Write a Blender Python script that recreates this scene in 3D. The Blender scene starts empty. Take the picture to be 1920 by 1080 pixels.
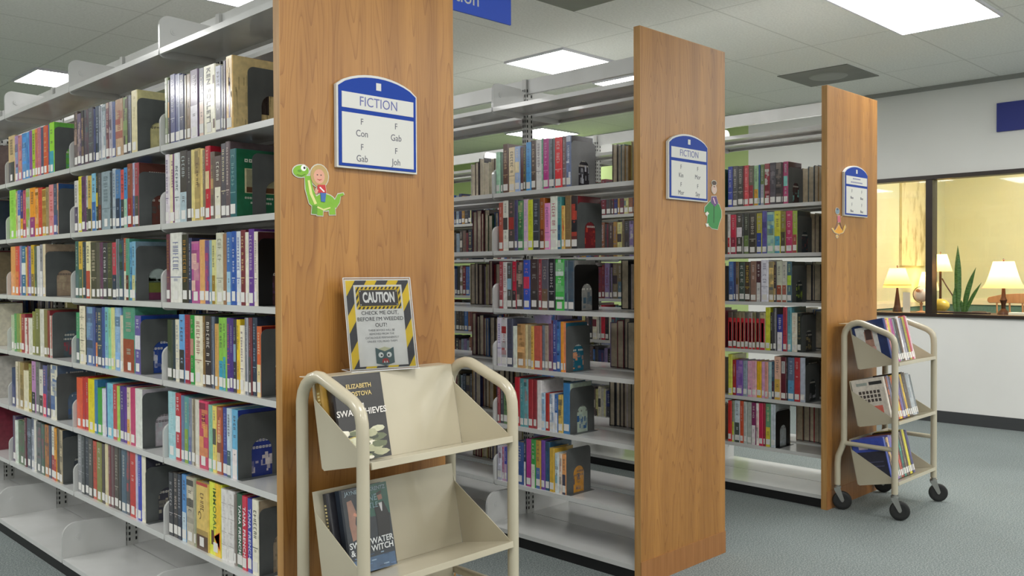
import bpy, math, random
from math import sin, cos, pi, radians
from mathutils import Vector, Matrix
random.seed(7)
SC = bpy.context.scene
COL = SC.collection
# ---------------------------------------------------------------- camera
cam = bpy.data.cameras.new('camera'); camo = bpy.data.objects.new('camera', cam); COL.objects.link(camo)
CX, CY, CZ, YAW, PITCH, ROLL, FPX = -2.9313, -2.2071, 1.2862, 0.7884, -0.0163, -0.0043, 1672.0
_f = Vector((cos(YAW)*cos(PITCH), sin(YAW)*cos(PITCH), sin(PITCH)))
_r = Vector((sin(YAW), -cos(YAW), 0)); _u = _r.cross(_f)
_r2 = _r*cos(ROLL)+_u*sin(ROLL); _u2 = -_r*sin(ROLL)+_u*cos(ROLL)
M = Matrix((( _r2.x, _u2.x, -_f.x, CX), (_r2.y, _u2.y, -_f.y, CY), (_r2.z, _u2.z, -_f.z, CZ), (0,0,0,1)))
camo.matrix_world = M
cam.sensor_width = 36; cam.lens = 36*FPX/1920; cam.clip_start = .05; cam.clip_end = 100
SC.camera = camo
# ---------------------------------------------------------------- colour management and world
SC.view_settings.view_transform = 'Standard'; SC.view_settings.look = 'None'
SC.view_settings.gamma = 1; SC.view_settings.use_curve_mapping = False
SC.view_settings.exposure = 1.18
LAMP = 9.0          # ceiling panel emission
W = bpy.data.worlds.new('world'); SC.world = W; W.use_nodes = True
W.node_tree.nodes['Background'].inputs[0].default_value = (.8,.85,.9,1)
W.node_tree.nodes['Background'].inputs[1].default_value = .15
# ---------------------------------------------------------------- helpers
def lin(h):
    if len(h) == 3: h = ''.join(c*2 for c in h)
    o = []
    for i in (0,2,4):
        c = int(h[i:i+2],16)/255
        o.append(c/12.92 if c <= .04045 else ((c+.055)/1.055)**2.4)
    return tuple(o)
def mat(name, col='808080', rough=.5, metal=0, **k):
    m = bpy.data.materials.new(name); m.use_nodes = True
    b = m.node_tree.nodes['Principled BSDF']
    b.inputs['Base Color'].default_value = (*(lin(col) if isinstance(col,str) else col),1)
    b.inputs['Roughness'].default_value = rough; b.inputs['Metallic'].default_value = metal
    for kk, v in k.items(): b.inputs[kk.replace('_',' ')].default_value = v
    return m
def nd(m, t, **k):
    n = m.node_tree.nodes.new(t)
    for a, v in k.items(): setattr(n, a, v)
    return n
def ln(m, a, b): m.node_tree.links.new(a, b)
def bsdf(m): return m.node_tree.nodes['Principled BSDF']
def ramp(m, pts):
    r = nd(m,'ShaderNodeValToRGB'); e = r.color_ramp.elements
    while len(e) < len(pts): e.new(.5)
    for i,(p,c) in enumerate(pts): e[i].position = p; e[i].color = (*c,1)
    return r
def mottle(m, c1, c2, scale=20, stretch=(1,1,1), detail=4, bump=0, lo=.35, hi=.65, bscale=None):
    tc = nd(m,'ShaderNodeTexCoord'); mp = nd(m,'ShaderNodeMapping'); mp.inputs['Scale'].default_value = stretch
    ln(m, tc.outputs['Object'], mp.inputs[0]); n = nd(m,'ShaderNodeTexNoise')
    n.inputs['Scale'].default_value = scale; n.inputs['Detail'].default_value = detail
    ln(m, mp.outputs[0], n.inputs['Vector']); r = ramp(m, [(lo,lin(c1) if isinstance(c1,str) else c1),(hi,lin(c2) if isinstance(c2,str) else c2)])
    ln(m, n.outputs[0], r.inputs[0]); ln(m, r.outputs[0], bsdf(m).inputs['Base Color'])
    if bump:
        bp = nd(m,'ShaderNodeBump'); bp.inputs['Strength'].default_value = bump; bp.inputs['Distance'].default_value = .004
        ln(m, n.outputs[0], bp.inputs['Height']); ln(m, bp.outputs[0], bsdf(m).inputs['Normal'])
    return m
class MB:
    def __init__(s): s.v=[]; s.f=[]; s.c=[]
    def quad(s, pts, col=None):
        n=len(s.v); s.v+= [tuple(p) for p in pts]; s.f.append(tuple(range(n,n+len(pts)))); s.c.append(col); return s
    def box(s, x0,x1,y0,y1,z0,z1, col=None, cols=None):
        if x0>x1: x0,x1=x1,x0
        if y0>y1: y0,y1=y1,y0
        if z0>z1: z0,z1=z1,z0
        n=len(s.v)
        s.v+=[(x0,y0,z0),(x1,y0,z0),(x1,y1,z0),(x0,y1,z0),(x0,y0,z1),(x1,y0,z1),(x1,y1,z1),(x0,y1,z1)]
        for i,q in enumerate([(0,3,2,1),(4,5,6,7),(0,1,5,4),(1,2,6,5),(2,3,7,6),(3,0,4,7)]):
            s.f.append(tuple(n+j for j in q)); s.c.append(cols[i] if cols else col)
        return s
    def prism(s, pts, fn, t0, t1, col=None):
        """pts: 2D outline (ccw); fn(a,b,t)->xyz"""
        n=len(s.v); k=len(pts)
        s.v+=[tuple(fn(a,b,t0)) for a,b in pts]+[tuple(fn(a,b,t1)) for a,b in pts]
        s.f.append(tuple(n+i for i in range(k))[::-1]); s.c.append(col)
        s.f.append(tuple(n+k+i for i in range(k))); s.c.append(col)
        for i in range(k):
            j=(i+1)%k; s.f.append((n+i,n+j,n+k+j,n+k+i)); s.c.append(col)
        return s
    def tube(s, path, r, n=10, col=None, caps=True):
        P=[Vector(p) for p in path]; m=len(P); rings=[]
        rr = r if isinstance(r,(list,tuple)) else [r]*m
        up=None
        for i in range(m):
            t=((P[min(i+1,m-1)]-P[max(i-1,0)])).normalized()
            if up is None:
                up=Vector((0,0,1)) if abs(t.z)<.9 else Vector((1,0,0))
            a=t.cross(up).normalized(); b=t.cross(a).normalized(); up=-b if b.dot(up)<0 else b
            a=t.cross(up).normalized()
            base=len(s.v)
            for k in range(n):
                an=2*pi*k/n; s.v.append(tuple(P[i]+a*cos(an)*rr[i]+up*sin(an)*rr[i]))
            rings.append(base)
        for i in range(m-1):
            for k in range(n):
                k2=(k+1)%n; s.f.append((rings[i]+k,rings[i]+k2,rings[i+1]+k2,rings[i+1]+k)); s.c.append(col)
        if caps:
            s.f.append(tuple(rings[0]+k for k in range(n))[::-1]); s.c.append(col)
            s.f.append(tuple(rings[-1]+k for k in range(n))); s.c.append(col)
        return s
    def lathe(s, prof, cx=0, cy=0, n=24, col=None, sx=1, sy=1, cap=True):
        base=len(s.v)
        for (r,z) in prof:
            for k in range(n):
                an=2*pi*k/n; s.v.append((cx+r*cos(an)*sx, cy+r*sin(an)*sy, z))
        for i in range(len(prof)-1):
            for k in range(n):
                k2=(k+1)%n; s.f.append((base+i*n+k,base+i*n+k2,base+(i+1)*n+k2,base+(i+1)*n+k)); s.c.append(col)
        if cap:
            s.f.append(tuple(base+k for k in range(n))[::-1]); s.c.append(col)
            s.f.append(tuple(base+(len(prof)-1)*n+k for k in range(n))); s.c.append(col)
        return s
    def add(s, o, M=None):
        n=len(s.v); s.v+=[tuple(M@Vector(v)) for v in o.v] if M is not None else o.v
        s.f+=[tuple(n+i for i in q) for q in o.f]; s.c+=o.c; return s
    def build(s, name, m, parent=None, loc=(0,0,0), rot=(0,0,0), smooth=False, bevel=0):
        me=bpy.data.meshes.new(name); me.from_pydata(s.v,[],s.f)
        if any(c is not None for c in s.c):
            at=me.color_attributes.new('Col','FLOAT_COLOR','CORNER'); d=[]
            for p,c in zip(me.polygons,s.c):
                c=c or (.5,.5,.5)
                for _ in range(p.loop_total): d+=[c[0],c[1],c[2],1]
            at.data.foreach_set('color',d)
        if smooth:
            me.polygons.foreach_set('use_smooth',[True]*len(me.polygons))
            try: me.set_sharp_from_angle(angle=radians(40))
            except Exception: pass
        me.update(); o=bpy.data.objects.new(name,me); me.materials.append(m); COL.objects.link(o)
        if parent is not None: o.parent=parent
        o.location=loc; o.rotation_euler=rot
        if bevel:
            b=o.modifiers.new('bevel','BEVEL'); b.width=bevel; b.segments=2; b.limit_method='ANGLE'
        return o
def tag(o, label=None, cat=None, group=None, kind=None):
    if label: o['label']=label
    if cat: o['category']=cat
    if group: o['group']=group
    if kind: o['kind']=kind
    return o
def empty(name, loc=(0,0,0), rz=0, label=None, cat=None, group=None):
    o=bpy.data.objects.new(name,None); COL.objects.link(o); o.location=loc; o.rotation_euler=(0,0,rz); o.empty_display_size=.05
    return tag(o,label,cat,group)
def text_mesh(txt, size, align='CENTER', extrude=.0004, sx=1, offset=0, space=1):
    cu=bpy.data.curves.new('t','FONT'); cu.body=txt; cu.size=size; cu.align_x=align; cu.align_y='CENTER'; cu.extrude=extrude; cu.offset=offset; cu.space_character=space; cu.resolution_u=3
    o=bpy.data.objects.new('t',cu); COL.objects.link(o); dg=bpy.context.evaluated_depsgraph_get()
    me=bpy.data.meshes.new_from_object(o.evaluated_get(dg)); bpy.data.objects.remove(o)
    b=MB(); b.v=[(v.co.x*sx,v.co.y,v.co.z) for v in me.vertices]; b.f=[tuple(p.vertices) for p in me.polygons]; b.c=[None]*len(b.f)
    return b
def frame(o, ex, ey):
    """matrix placing local x along ex, y along ey, at origin o"""
    ex=Vector(ex).normalized(); ey=Vector(ey).normalized(); ez=ex.cross(ey)
    return Matrix(((ex.x,ey.x,ez.x,o[0]),(ex.y,ey.y,ez.y,o[1]),(ex.z,ey.z,ez.z,o[2]),(0,0,0,1)))
def rrect(w,h,r,n=5,cx=0,cy=0):
    out=[]
    for (sx,sy,a0) in ((1,1,0),(-1,1,90),(-1,-1,180),(1,-1,270)):
        for i in range(n+1):
            a=radians(a0+90*i/n); out.append((cx+sx*(w/2-r)+r*cos(a), cy+sy*(h/2-r)+r*sin(a)))
    return out
# ---------------------------------------------------------------- materials
M_steel = mottle(mat('shelf_enamel','b4b4b2',.22,0,Coat_Weight=.3),'cecfcd','d4d5d4',6,(1,1,1),2)
M_post = mat('post_enamel','b8b9b6',.4)
M_dark = mat('black_kick',(.008,.008,.009),.5)
M_slot = mat('slot_black',(.02,.02,.02),.8)
M_bookend = mottle(mat('bookend_grey','454849',.45),'565a5a','606464',12)
M_bookendB = mat('bookend_black','0b0b0c',.35)
M_bookendG = mottle(mat('bookend_mid_grey','707274',.45),'7e8082','8a8c8e',12)
M_cart = mottle(mat('cart_enamel','c9c1ab',.32,0,Coat_Weight=.4),'b7af99','bfb8a2',3,(1,1,1),2)
M_rubber = mat('caster_rubber','1d1e1e',.55)
M_chrome = mat('caster_steel','a8a8a4',.3,.8)
M_white = mat('label_white','e6e4e0',.5)
M_blue = mat('sign_blue','0d3a96',.5,0,Specular_IOR_Level=.25)
M_signw = mat('sign_white','d0d0ca',.5)
M_ink = mat('sign_ink','5a5a66',.6)
M_bluein = mat('sign_ink_blue','6468a0',.6)
M_black = mat('black_paint',(.02,.015,.012),.4)
# attribute-coloured printed surfaces
def printed(name, rough, coat, amount=.25, scale=60):
    m=mat(name,'888888',rough,0,Coat_Weight=coat,Coat_Roughness=.12)
    a=nd(m,'ShaderNodeVertexColor',layer_name='Col'); tc=nd(m,'ShaderNodeTexCoord'); n=nd(m,'ShaderNodeTexNoise')
    n.inputs['Scale'].default_value=scale; n.inputs['Detail'].default_value=3; ln(m,tc.outputs['Object'],n.inputs['Vector'])
    mr=nd(m,'ShaderNodeMapRange'); mr.inputs[1].default_value=.3; mr.inputs[2].default_value=.7; mr.inputs[3].default_value=1-amount; mr.inputs[4].default_value=1+amount
    ln(m,n.outputs[0],mr.inputs[0]); vm=nd(m,'ShaderNodeVectorMath',operation='SCALE'); ln(m,a.outputs['Color'],vm.inputs[0]); ln(m,mr.outputs[0],vm.inputs['Scale'])
    ln(m,vm.outputs[0],bsdf(m).inputs['Base Color']); return m
M_jacket = printed('book_jacket',.28,.6,.14,45)
M_paper = printed('printed_paper',.5,0,.04,30)
M_pages = mottle(mat('page_edges','cbbda0',.8),'b3a58a','cfc2a6',8,(1,60,1),3)
# oak veneer: vertical grain with cathedral figure
def oak():
    m=mat('oak_veneer','b98a55',.42,0,Coat_Weight=.15,Coat_Roughness=.3)
    tc=nd(m,'ShaderNodeTexCoord'); oi=nd(m,'ShaderNodeObjectInfo')
    mp=nd(m,'ShaderNodeMapping'); mp.inputs['Scale'].default_value=(8,8,.62); ln(m,tc.outputs['Object'],mp.inputs[0])
    n0=nd(m,'ShaderNodeTexNoise'); n0.inputs['Scale'].default_value=1.1; n0.inputs['Detail'].default_value=2; ln(m,mp.outputs[0],n0.inputs['Vector'])
    mu=nd(m,'ShaderNodeMath',operation='MULTIPLY'); mu.inputs[1].default_value=24; ln(m,n0.outputs[0],mu.inputs[0])
    fr=nd(m,'ShaderNodeMath',operation='FRACT'); ln(m,mu.outputs[0],fr.inputs[0])
    pw=nd(m,'ShaderNodeMath',operation='POWER'); pw.inputs[1].default_value=5; ln(m,fr.outputs[0],pw.inputs[0])
    mp2=nd(m,'ShaderNodeMapping'); mp2.inputs['Scale'].default_value=(420,420,9); ln(m,tc.outputs['Object'],mp2.inputs[0])
    n1=nd(m,'ShaderNodeTexNoise'); n1.inputs['Scale'].default_value=1; n1.inputs['Detail'].default_value=3; ln(m,mp2.outputs[0],n1.inputs['Vector'])
    mp3=nd(m,'ShaderNodeMapping'); mp3.inputs['Scale'].default_value=(14,14,.5); ln(m,tc.outputs['Object'],mp3.inputs[0])
    n2=nd(m,'ShaderNodeTexNoise'); n2.inputs['Scale'].default_value=1; ln(m,mp3.outputs[0],n2.inputs['Vector'])
    c0=ramp(m,[(.3,lin('976730')),(.7,lin('b07d3d'))]); ln(m,n2.outputs[0],c0.inputs[0])
    mx=nd(m,'ShaderNodeMixRGB',blend_type='MULTIPLY'); mx.inputs[2].default_value=(.66,.56,.45,1); s=nd(m,'ShaderNodeMath',operation='MULTIPLY'); s.inputs[1].default_value=.8
    ln(m,pw.outputs[0],s.inputs[0]); ln(m,s.outputs[0],mx.inputs[0]); ln(m,c0.outputs[0],mx.inputs[1])
    mx2=nd(m,'ShaderNodeMixRGB',blend_type='MULTIPLY'); mx2.inputs[2].default_value=(.78,.70,.58,1); r3=ramp(m,[(.5,(0,0,0)),(.75,(.7,.7,.7))]); ln(m,n1.outputs[0],r3.inputs[0]); ln(m,r3.outputs[0],mx2.inputs[0]); ln(m,mx.outputs[0],mx2.inputs[1])
    ln(m,mx2.outputs[0],bsdf(m).inputs['Base Color'])
    return m
M_oak=oak()
M_oakedge=mottle(mat('oak_edge','b08550',.45),'a87d47','b98f58',2,(40,40,1.5),3)
M_oakbase=mottle(mat('oak_plinth','9a683a',.45),'946335','a26f40',2,(30,30,1.5),3)
# ---------------------------------------------------------------- room shell
ZC=2.87; XW=5.014
def carpet():
    m=mat('carpet','77808a',.95,0)
    tc=nd(m,'ShaderNodeTexCoord'); n=nd(m,'ShaderNodeTexNoise'); n.inputs['Scale'].default_value=150; n.inputs['Detail'].default_value=6; ln(m,tc.outputs['Object'],n.inputs['Vector'])
    n2=nd(m,'ShaderNodeTexNoise'); n2.inputs['Scale'].default_value=1.3; n2.inputs['Detail'].default_value=3; ln(m,tc.outputs['Object'],n2.inputs['Vector'])
    r=ramp(m,[(.34,lin('5e686a')),(.52,lin('7c8685')),(.68,lin('9ea2a0'))]); ln(m,n.outputs[0],r.inputs[0])
    r2=ramp(m,[(.35,(.88,.88,.88)),(.65,(1,1,1))]); ln(m,n2.outputs[0],r2.inputs[0])
    mx=nd(m,'ShaderNodeMixRGB',blend_type='MULTIPLY'); mx.inputs[0].default_value=1; ln(m,r.outputs[0],mx.inputs[1]); ln(m,r2.outputs[0],mx.inputs[2]); ln(m,mx.outputs[0],bsdf(m).inputs['Base Color'])
    bp=nd(m,'ShaderNodeBump'); bp.inputs['Strength'].default_value=.25; bp.inputs['Distance'].default_value=.003; ln(m,n.outputs[0],bp.inputs['Height']); ln(m,bp.outputs[0],bsdf(m).inputs['Normal'])
    return m
def ceilmat():
    m=mat('ceiling_tile','c9c9c4',.9)
    tc=nd(m,'ShaderNodeTexCoord'); sp=nd(m,'ShaderNodeSeparateXYZ'); ln(m,tc.outputs['Object'],sp.inputs[0])
    def seam(out, off, per, w):
        a=nd(m,'ShaderNodeMath',operation='SUBTRACT'); a.inputs[1].default_value=off; ln(m,out,a.inputs[0])
        b=nd(m,'ShaderNodeMath',operation='DIVIDE'); b.inputs[1].default_value=per; ln(m,a.outputs[0],b.inputs[0])
        c=nd(m,'ShaderNodeMath',operation='ADD'); c.inputs[1].default_value=.5; ln(m,b.outputs[0],c.inputs[0])
        f=nd(m,'ShaderNodeMath',operation='FRACT'); ln(m,c.outputs[0],f.inputs[0])
        g=nd(m,'ShaderNodeMath',operation='SUBTRACT'); g.inputs[1].default_value=.5; ln(m,f.outputs[0],g.inputs[0])
        h=nd(m,'ShaderNodeMath',operation='ABSOLUTE'); ln(m,g.outputs[0],h.inputs[0])
        k=nd(m,'ShaderNodeMath',operation='LESS_THAN'); k.inputs[1].default_value=w/per/2; ln(m,h.outputs[0],k.inputs[0]); return k.outputs[0]
    mxm=nd(m,'ShaderNodeMath',operation='MAXIMUM'); ln(m,seam(sp.outputs[0],1.76,1.22,.012),mxm.inputs[0]); ln(m,seam(sp.outputs[1],1.98,.61,.012),mxm.inputs[1])
    n=nd(m,'ShaderNodeTexNoise'); n.inputs['Scale'].default_value=70; n.inputs['Detail'].default_value=5; ln(m,tc.outputs['Object'],n.inputs['Vector'])
    r=ramp(m,[(.35,lin('e2e3dd')),(.6,lin('ecede7'))]); ln(m,n.outputs[0],r.inputs[0])
    mx=nd(m,'ShaderNodeMixRGB'); ln(m,mxm.outputs[0],mx.inputs[0]); ln(m,r.outputs[0],mx.inputs[1]); mx.inputs[2].default_value=(*lin('d2d3cc'),1); ln(m,mx.outputs[0],bsdf(m).inputs['Base Color'])
    return m
M_carpet=carpet(); M_ceil=ceilmat()
M_wall=mottle(mat('wall_white','c4c5c3',.8),'dfdfdc','e4e4e1',1.5)
M_green=mottle(mat('wall_green','93a868',.8),'a8bc7c','b0c484',1.5)
M_base=mat('baseboard_vinyl','3a3c3e',.5)
X0,X1R,Y0R,Y1R=-6.5,XW,-6.0,10.0
MB().box(X0,8.0,Y0R,Y1R,-.05,0).build('floor',M_carpet)['kind']='structure'
MB().box(X0,8.0,Y0R,Y1R,ZC,ZC+.05).build('ceiling',M_ceil)['kind']='structure'
WY0,WY1,WZ0,WZ1=-1.7,1.45,.905,2.105
w=MB(); w.box(XW,XW+.12,Y0R,WY0,0,ZC); w.box(XW,XW+.12,WY1,2.44,0,ZC); w.box(XW,XW+.12,WY0,WY1,0,WZ0); w.box(XW,XW+.12,WY0,WY1,WZ1,ZC)
w.build('wall_right',M_wall)['kind']='structure'
MB().box(XW,XW+.12,2.44,Y1R,0,ZC).build('wall_right_green',M_green)['kind']='structure'
MB().box(X0,XW,Y1R,Y1R+.1,0,ZC).build('wall_back',M_green)['kind']='structure'
MB().box(X0-.1,X0,Y0R,Y1R,0,ZC).build('wall_left',M_wall)['kind']='structure'
MB().box(X0,XW,Y0R-.1,Y0R,0,ZC).build('wall_front',M_wall)['kind']='structure'
MB().box(XW-.008,XW,Y0R,Y1R,0,.1).build('baseboard_right',M_base)['kind']='structure'
MB().box(XW-.025,XW,Y0R,Y1R,ZC-.035,ZC).build('trim_1',mat('wall_angle','8f908c',.6))['kind']='structure'
# window between the library and the reading room
g=MB()
fr=MB(); t=.045
fr.box(XW-.02,XW+.1,WY0-.02,WY1+.02,WZ0-.005,WZ0+.022); fr.box(XW-.02,XW+.1,WY0-.02,WY1+.02,WZ1-.03,WZ1+.005)
for yc in (WY0,WY1-.0,.70,-.5): fr.box(XW-.01,XW+.1,yc-.028,yc+.028,WZ0,WZ1)
wf=fr.build('window_1',mat('window_frame','2b211b',.4)); wf['kind']='structure'
mg=mat('window_glass','ffffff',.0,0,Transmission_Weight=1.0,IOR=1.45); mg.node_tree.nodes['Principled BSDF'].inputs['Base Color'].default_value=(.97,.98,.97,1)
# thin clear pane: mostly transparent with a Fresnel reflection
nt=mg.node_tree; nt.nodes.remove(nt.nodes['Principled BSDF']); tr=nt.nodes.new('ShaderNodeBsdfTransparent'); gl=nt.nodes.new('ShaderNodeBsdfGlossy'); gl.inputs['Roughness'].default_value=.02
fz=nt.nodes.new('ShaderNodeFresnel'); fz.inputs['IOR'].default_value=1.5; ms=nt.nodes.new('ShaderNodeMixShader'); nt.links.new(fz.outputs[0],ms.inputs[0]); nt.links.new(tr.outputs[0],ms.inputs[1]); nt.links.new(gl.outputs[0],ms.inputs[2]); nt.links.new(ms.outputs[0],nt.nodes['Material Output'].inputs[0])
for a,b in ((WY0+.03,-.53),(-.47,.67),(.73,WY1-.03)):
    MB().quad([(XW+.05,a,WZ0+.02),(XW+.05,b,WZ0+.02),(XW+.05,b,WZ1-.03),(XW+.05,a,WZ1-.03)]).build('pane',mg,wf)
# reading room beyond the window
RX,RY=7.8,1.55
M_yel=mottle(mat('reading_wall','d8d0a0',.8),'d6d6b0','dedeba',1.2)
M_teal=mat('wainscot_teal','5c8078',.6); M_rail=mat('rail_cream','e6dfc0',.5)
w=MB(); w.box(XW+.12,RX,RY,RY+.08,0,ZC); w.build('wall_reading_left',M_yel)['kind']='structure'
w=MB(); w.box(RX,RX+.1,Y0R,RY+.08,0,ZC); w.build('wall_reading_back',M_yel)['kind']='structure'
w=MB(); w.box(XW+.12,RX-.02,RY-.02,RY,.915,.965); w.box(RX-.02,RX,Y0R,RY,.915,.965); w.box(XW+.12,RX-.012,RY-.012,RY,.965,.985); w.box(RX-.012,RX,Y0R,RY,.965,.985)
w.build('trim_2',M_rail)['kind']='structure'
w=MB(); w.box(XW+.12,RX-.008,RY-.008,RY,0,.915); w.box(RX-.008,RX,Y0R,RY-.008,0,.915); w.build('trim_3',M_teal)['kind']='structure'
# ---------------------------------------------------------------- ceiling lights
def emis(name,col,s):
    m=bpy.data.materials.new(name); m.use_nodes=True; nt=m.node_tree; nt.nodes.remove(nt.nodes['Principled BSDF'])
    e=nt.nodes.new('ShaderNodeEmission'); e.inputs[0].default_value=(*col,1); e.inputs[1].default_value=s; nt.links.new(e.outputs[0],nt.nodes['Material Output'].inputs[0]); return m
M_lampE=emis('panel_light',(1,.985,.96),LAMP)
M_lampF=mat('panel_rim','d8d8e0',.4)
def ceiling_light(xa,xb,ya,yb,label):
    cx,cy=(xa+xb)/2,(ya+yb)/2
    o=empty('ceiling_light',(cx,cy,ZC),0,label,'ceiling light','flat panel ceiling lights')
    hx,hy=(xb-xa)/2,(yb-ya)/2
    MB().quad([(-hx,-hy,-.012),(-hx,hy,-.012),(hx,hy,-.012),(hx,-hy,-.012)]).build('diffuser',M_lampE,o)
    b=MB(); r=.014
    b.box(-hx-r,hx+r,-hy-r,-hy,-.016,0); b.box(-hx-r,hx+r,hy,hy+r,-.016,0); b.box(-hx-r,-hx,-hy,hy,-.016,0); b.box(hx,hx+r,-hy,hy,-.016,0)
    b.build('frame',M_lampF,o)
ceiling_light(1.765,2.33,2.0,2.565,'square lit ceiling panel above and left of the middle oak end panel')
ceiling_light(1.90,3.09,-.42,.17,'long lit ceiling panel at the top right, nearest the wall with the window')
ceiling_light(-.68,-.1,5.18,5.76,'square lit ceiling panel behind the canopy brackets of the left range')
ceiling_light(-.89,-.30,2.05,2.64,'lit ceiling panel at the top edge, above the nearest canopy bracket')
ceiling_light(4.13,4.72,4.42,4.98,'square lit ceiling panel seen through the upright of the middle range')
ceiling_light(2.79,3.36,2.0,2.57,'lit ceiling panel just over the canopy shelf beside the middle end panel')
for (x,y,lx,n) in [(-4.0,-.1,1.19,'over the aisle left of the left range'),(-1.6,-1.6,1.19,'over the main aisle before the first end panel'),(1.2,-2.9,1.19,'over the main aisle, well forward'),(-4.0,2.4,1.19,'over the far left aisle'),(-4.0,5.2,1.19,'over the far left aisle, deeper in'),(4.1,-2.6,1.19,'by the window wall'),(-4.0,-3.0,1.19,'near the front left corner'),(2.0,5.3,.59,'over the deep end of the middle aisle'),(-.6,7.9,.59,'near the green back wall'),(3.0,7.9,.59,'near the green back corner'),(-1.6,-4.4,1.19,'by the front wall'),(1.6,-5.0,1.19,'by the front wall, further along'),(4.1,-5.0,1.19,'in the front corner by the window wall'),(-2.9,3.6,.59,'behind the canopy shelves of the left range'),(1.5,4.3,.59,'over the aisle between left and middle ranges')]:  # panels out of view: the ceiling grid carried on, plus extras added for brightness
    ceiling_light(x-lx/2,x+lx/2,y-.295,y+.295,'unseen lit ceiling panel '+n)
M_vent=mottle(mat('vent_grey','7c7d76',.6),'787972','80817a',4)
def ceiling_vent(xa,xb,ya,yb,label):
    cx,cy=(xa+xb)/2,(ya+yb)/2; o=empty('ceiling_vent',(cx,cy,ZC),0,label,'air vent','ceiling air vents')
    MB().box(-(xb-xa)/2,(xb-xa)/2,-(yb-ya)/2,(yb-ya)/2,-.006,0).build('face_plate',M_vent,o)
    MB().lathe([(.10,-.016),(.14,-.012),(.15,-.006)],n=28).build('round_diffuser',mat('vent_ring','93948d',.5),o)
ceiling_vent(3.68,4.26,.82,1.40,'square grey ceiling air diffuser above the last end panel')
ceiling_vent(.56,1.15,.77,1.36,'dark grey ceiling panel cut off at the top edge')
# ---------------------------------------------------------------- shelving ranges
SEC=.9144; T=.032; WR=.637; XF={1:-1.641,2:0.,3:1.652}
ZS={1:[1.728,1.4486,1.1692,.8898,.6104,.331],2:[1.655,1.3756,1.0962,.8168,.5374,.258]}; ZS[3]=ZS[2]
ZCAN=2.074; ZBASE=.05; LIP=.0726; BLIP=.0214
def shelf_mesh(depth):
    b=MB(); h=SEC/2-.006
    b.box(0,depth,-h,h,.016,.020); b.box(0,.003,-h,h,0,.016); b.box(.003,.012,-h,h,0,.003); b.box(depth-.004,depth,-h,h,.004,.016)
    return b
def bracket_mesh(depth,h=.142,R_=.036):
    pts=[]
    for a in range(180,271,15): pts.append((.022+.022*cos(radians(a)),-.010+.022+.022*sin(radians(a))))
    pts+=[(depth,-.010),(depth,h-.018),(depth-.02,h-.006)]
    for a in range(90,181,15): pts.append((R_+R_*cos(radians(a)),h-R_+R_*sin(radians(a))))
    b=MB(); b.prism(pts,lambda x,z,t:(x,t,z),-.0019,.0019)
    for s in (-1,1):
        ring=[(h*.37+.013*cos(a*pi/6),h*.62+.013*sin(a*pi/6)) for a in range(12)]
        b.prism(ring,lambda x,z,t:(x,t,z),s*.0018,s*.0042)
        ring=[(h*.37+.007*cos(a*pi/6),h*.62+.007*sin(a*pi/6)) for a in range(12)]
        b.prism(ring,lambda x,z,t:(x,t,z),s*.0042,s*.0060)
    return b
def mesh_of(b,name,m,smooth=False):
    o=b.build(name,m,smooth=smooth); me=o.data; bpy.data.objects.remove(o); return me
me_shelf=mesh_of(shelf_mesh(.215),'shelf',M_steel); me_base=mesh_of(shelf_mesh(.294),'base_shelf',M_steel)
me_br=mesh_of(bracket_mesh(.212),'end_bracket',M_steel); me_brb=mesh_of(bracket_mesh(.270,.168,.058),'base_bracket',M_steel)
def link(name,me,parent,loc,rz=0):
    o=bpy.data.objects.new(name,me); COL.objects.link(o); o.parent=parent; o.location=loc; o.rotation_euler=(0,0,rz); return o
post=MB(); post.box(-.024,.024,-.014,.014,0,2.262); 
slots=MB()
for k in range(84):
    z=.09+k*.0254
    slots.box(-.0247,.0247,-.0095,-.0035,z,z+.014); slots.box(-.0247,.0247,.0035,.0095,z,z+.014)
    slots.box(-.019,-.011,-.0147,.0147,z,z+.014); slots.box(.011,.019,-.0147,.0147,z,z+.014)
me_post=mesh_of(post,'upright',M_post); me_slots=mesh_of(slots,'slots',M_slot)
me_spread=mesh_of(MB().box(-.012,.012,-SEC/2+.016,SEC/2-.016,2.19,2.262),'spreader',M_steel)
me_kick=mesh_of(MB().box(.03,WR-.03,-SEC/2,SEC/2,0,.05),'kick_base',M_dark)
pan=MB().box(.002,WR-.002,0,T,0,2.288); me_panel=mesh_of(pan,'end_panel',M_oak)
me_edge=mesh_of(MB().box(0,.002,0,T,0,2.288).box(WR-.002,WR,0,T,0,2.288).box(0,WR,0,T,2.288,2.290),'edge',M_oakedge)
me_plinth=mesh_of(MB().box(-.001,WR+.001,-.003,0,0,.10),'plinth',M_oakbase)
NSEC={1:5,2:5,3:5}
LABR={1:'left double-sided grey steel shelving range, behind the largest oak end panel',2:'middle double-sided grey steel shelving range with oak end panel',3:'right double-sided grey steel shelving range with oak end panel behind the book-filled trolley'}
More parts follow.
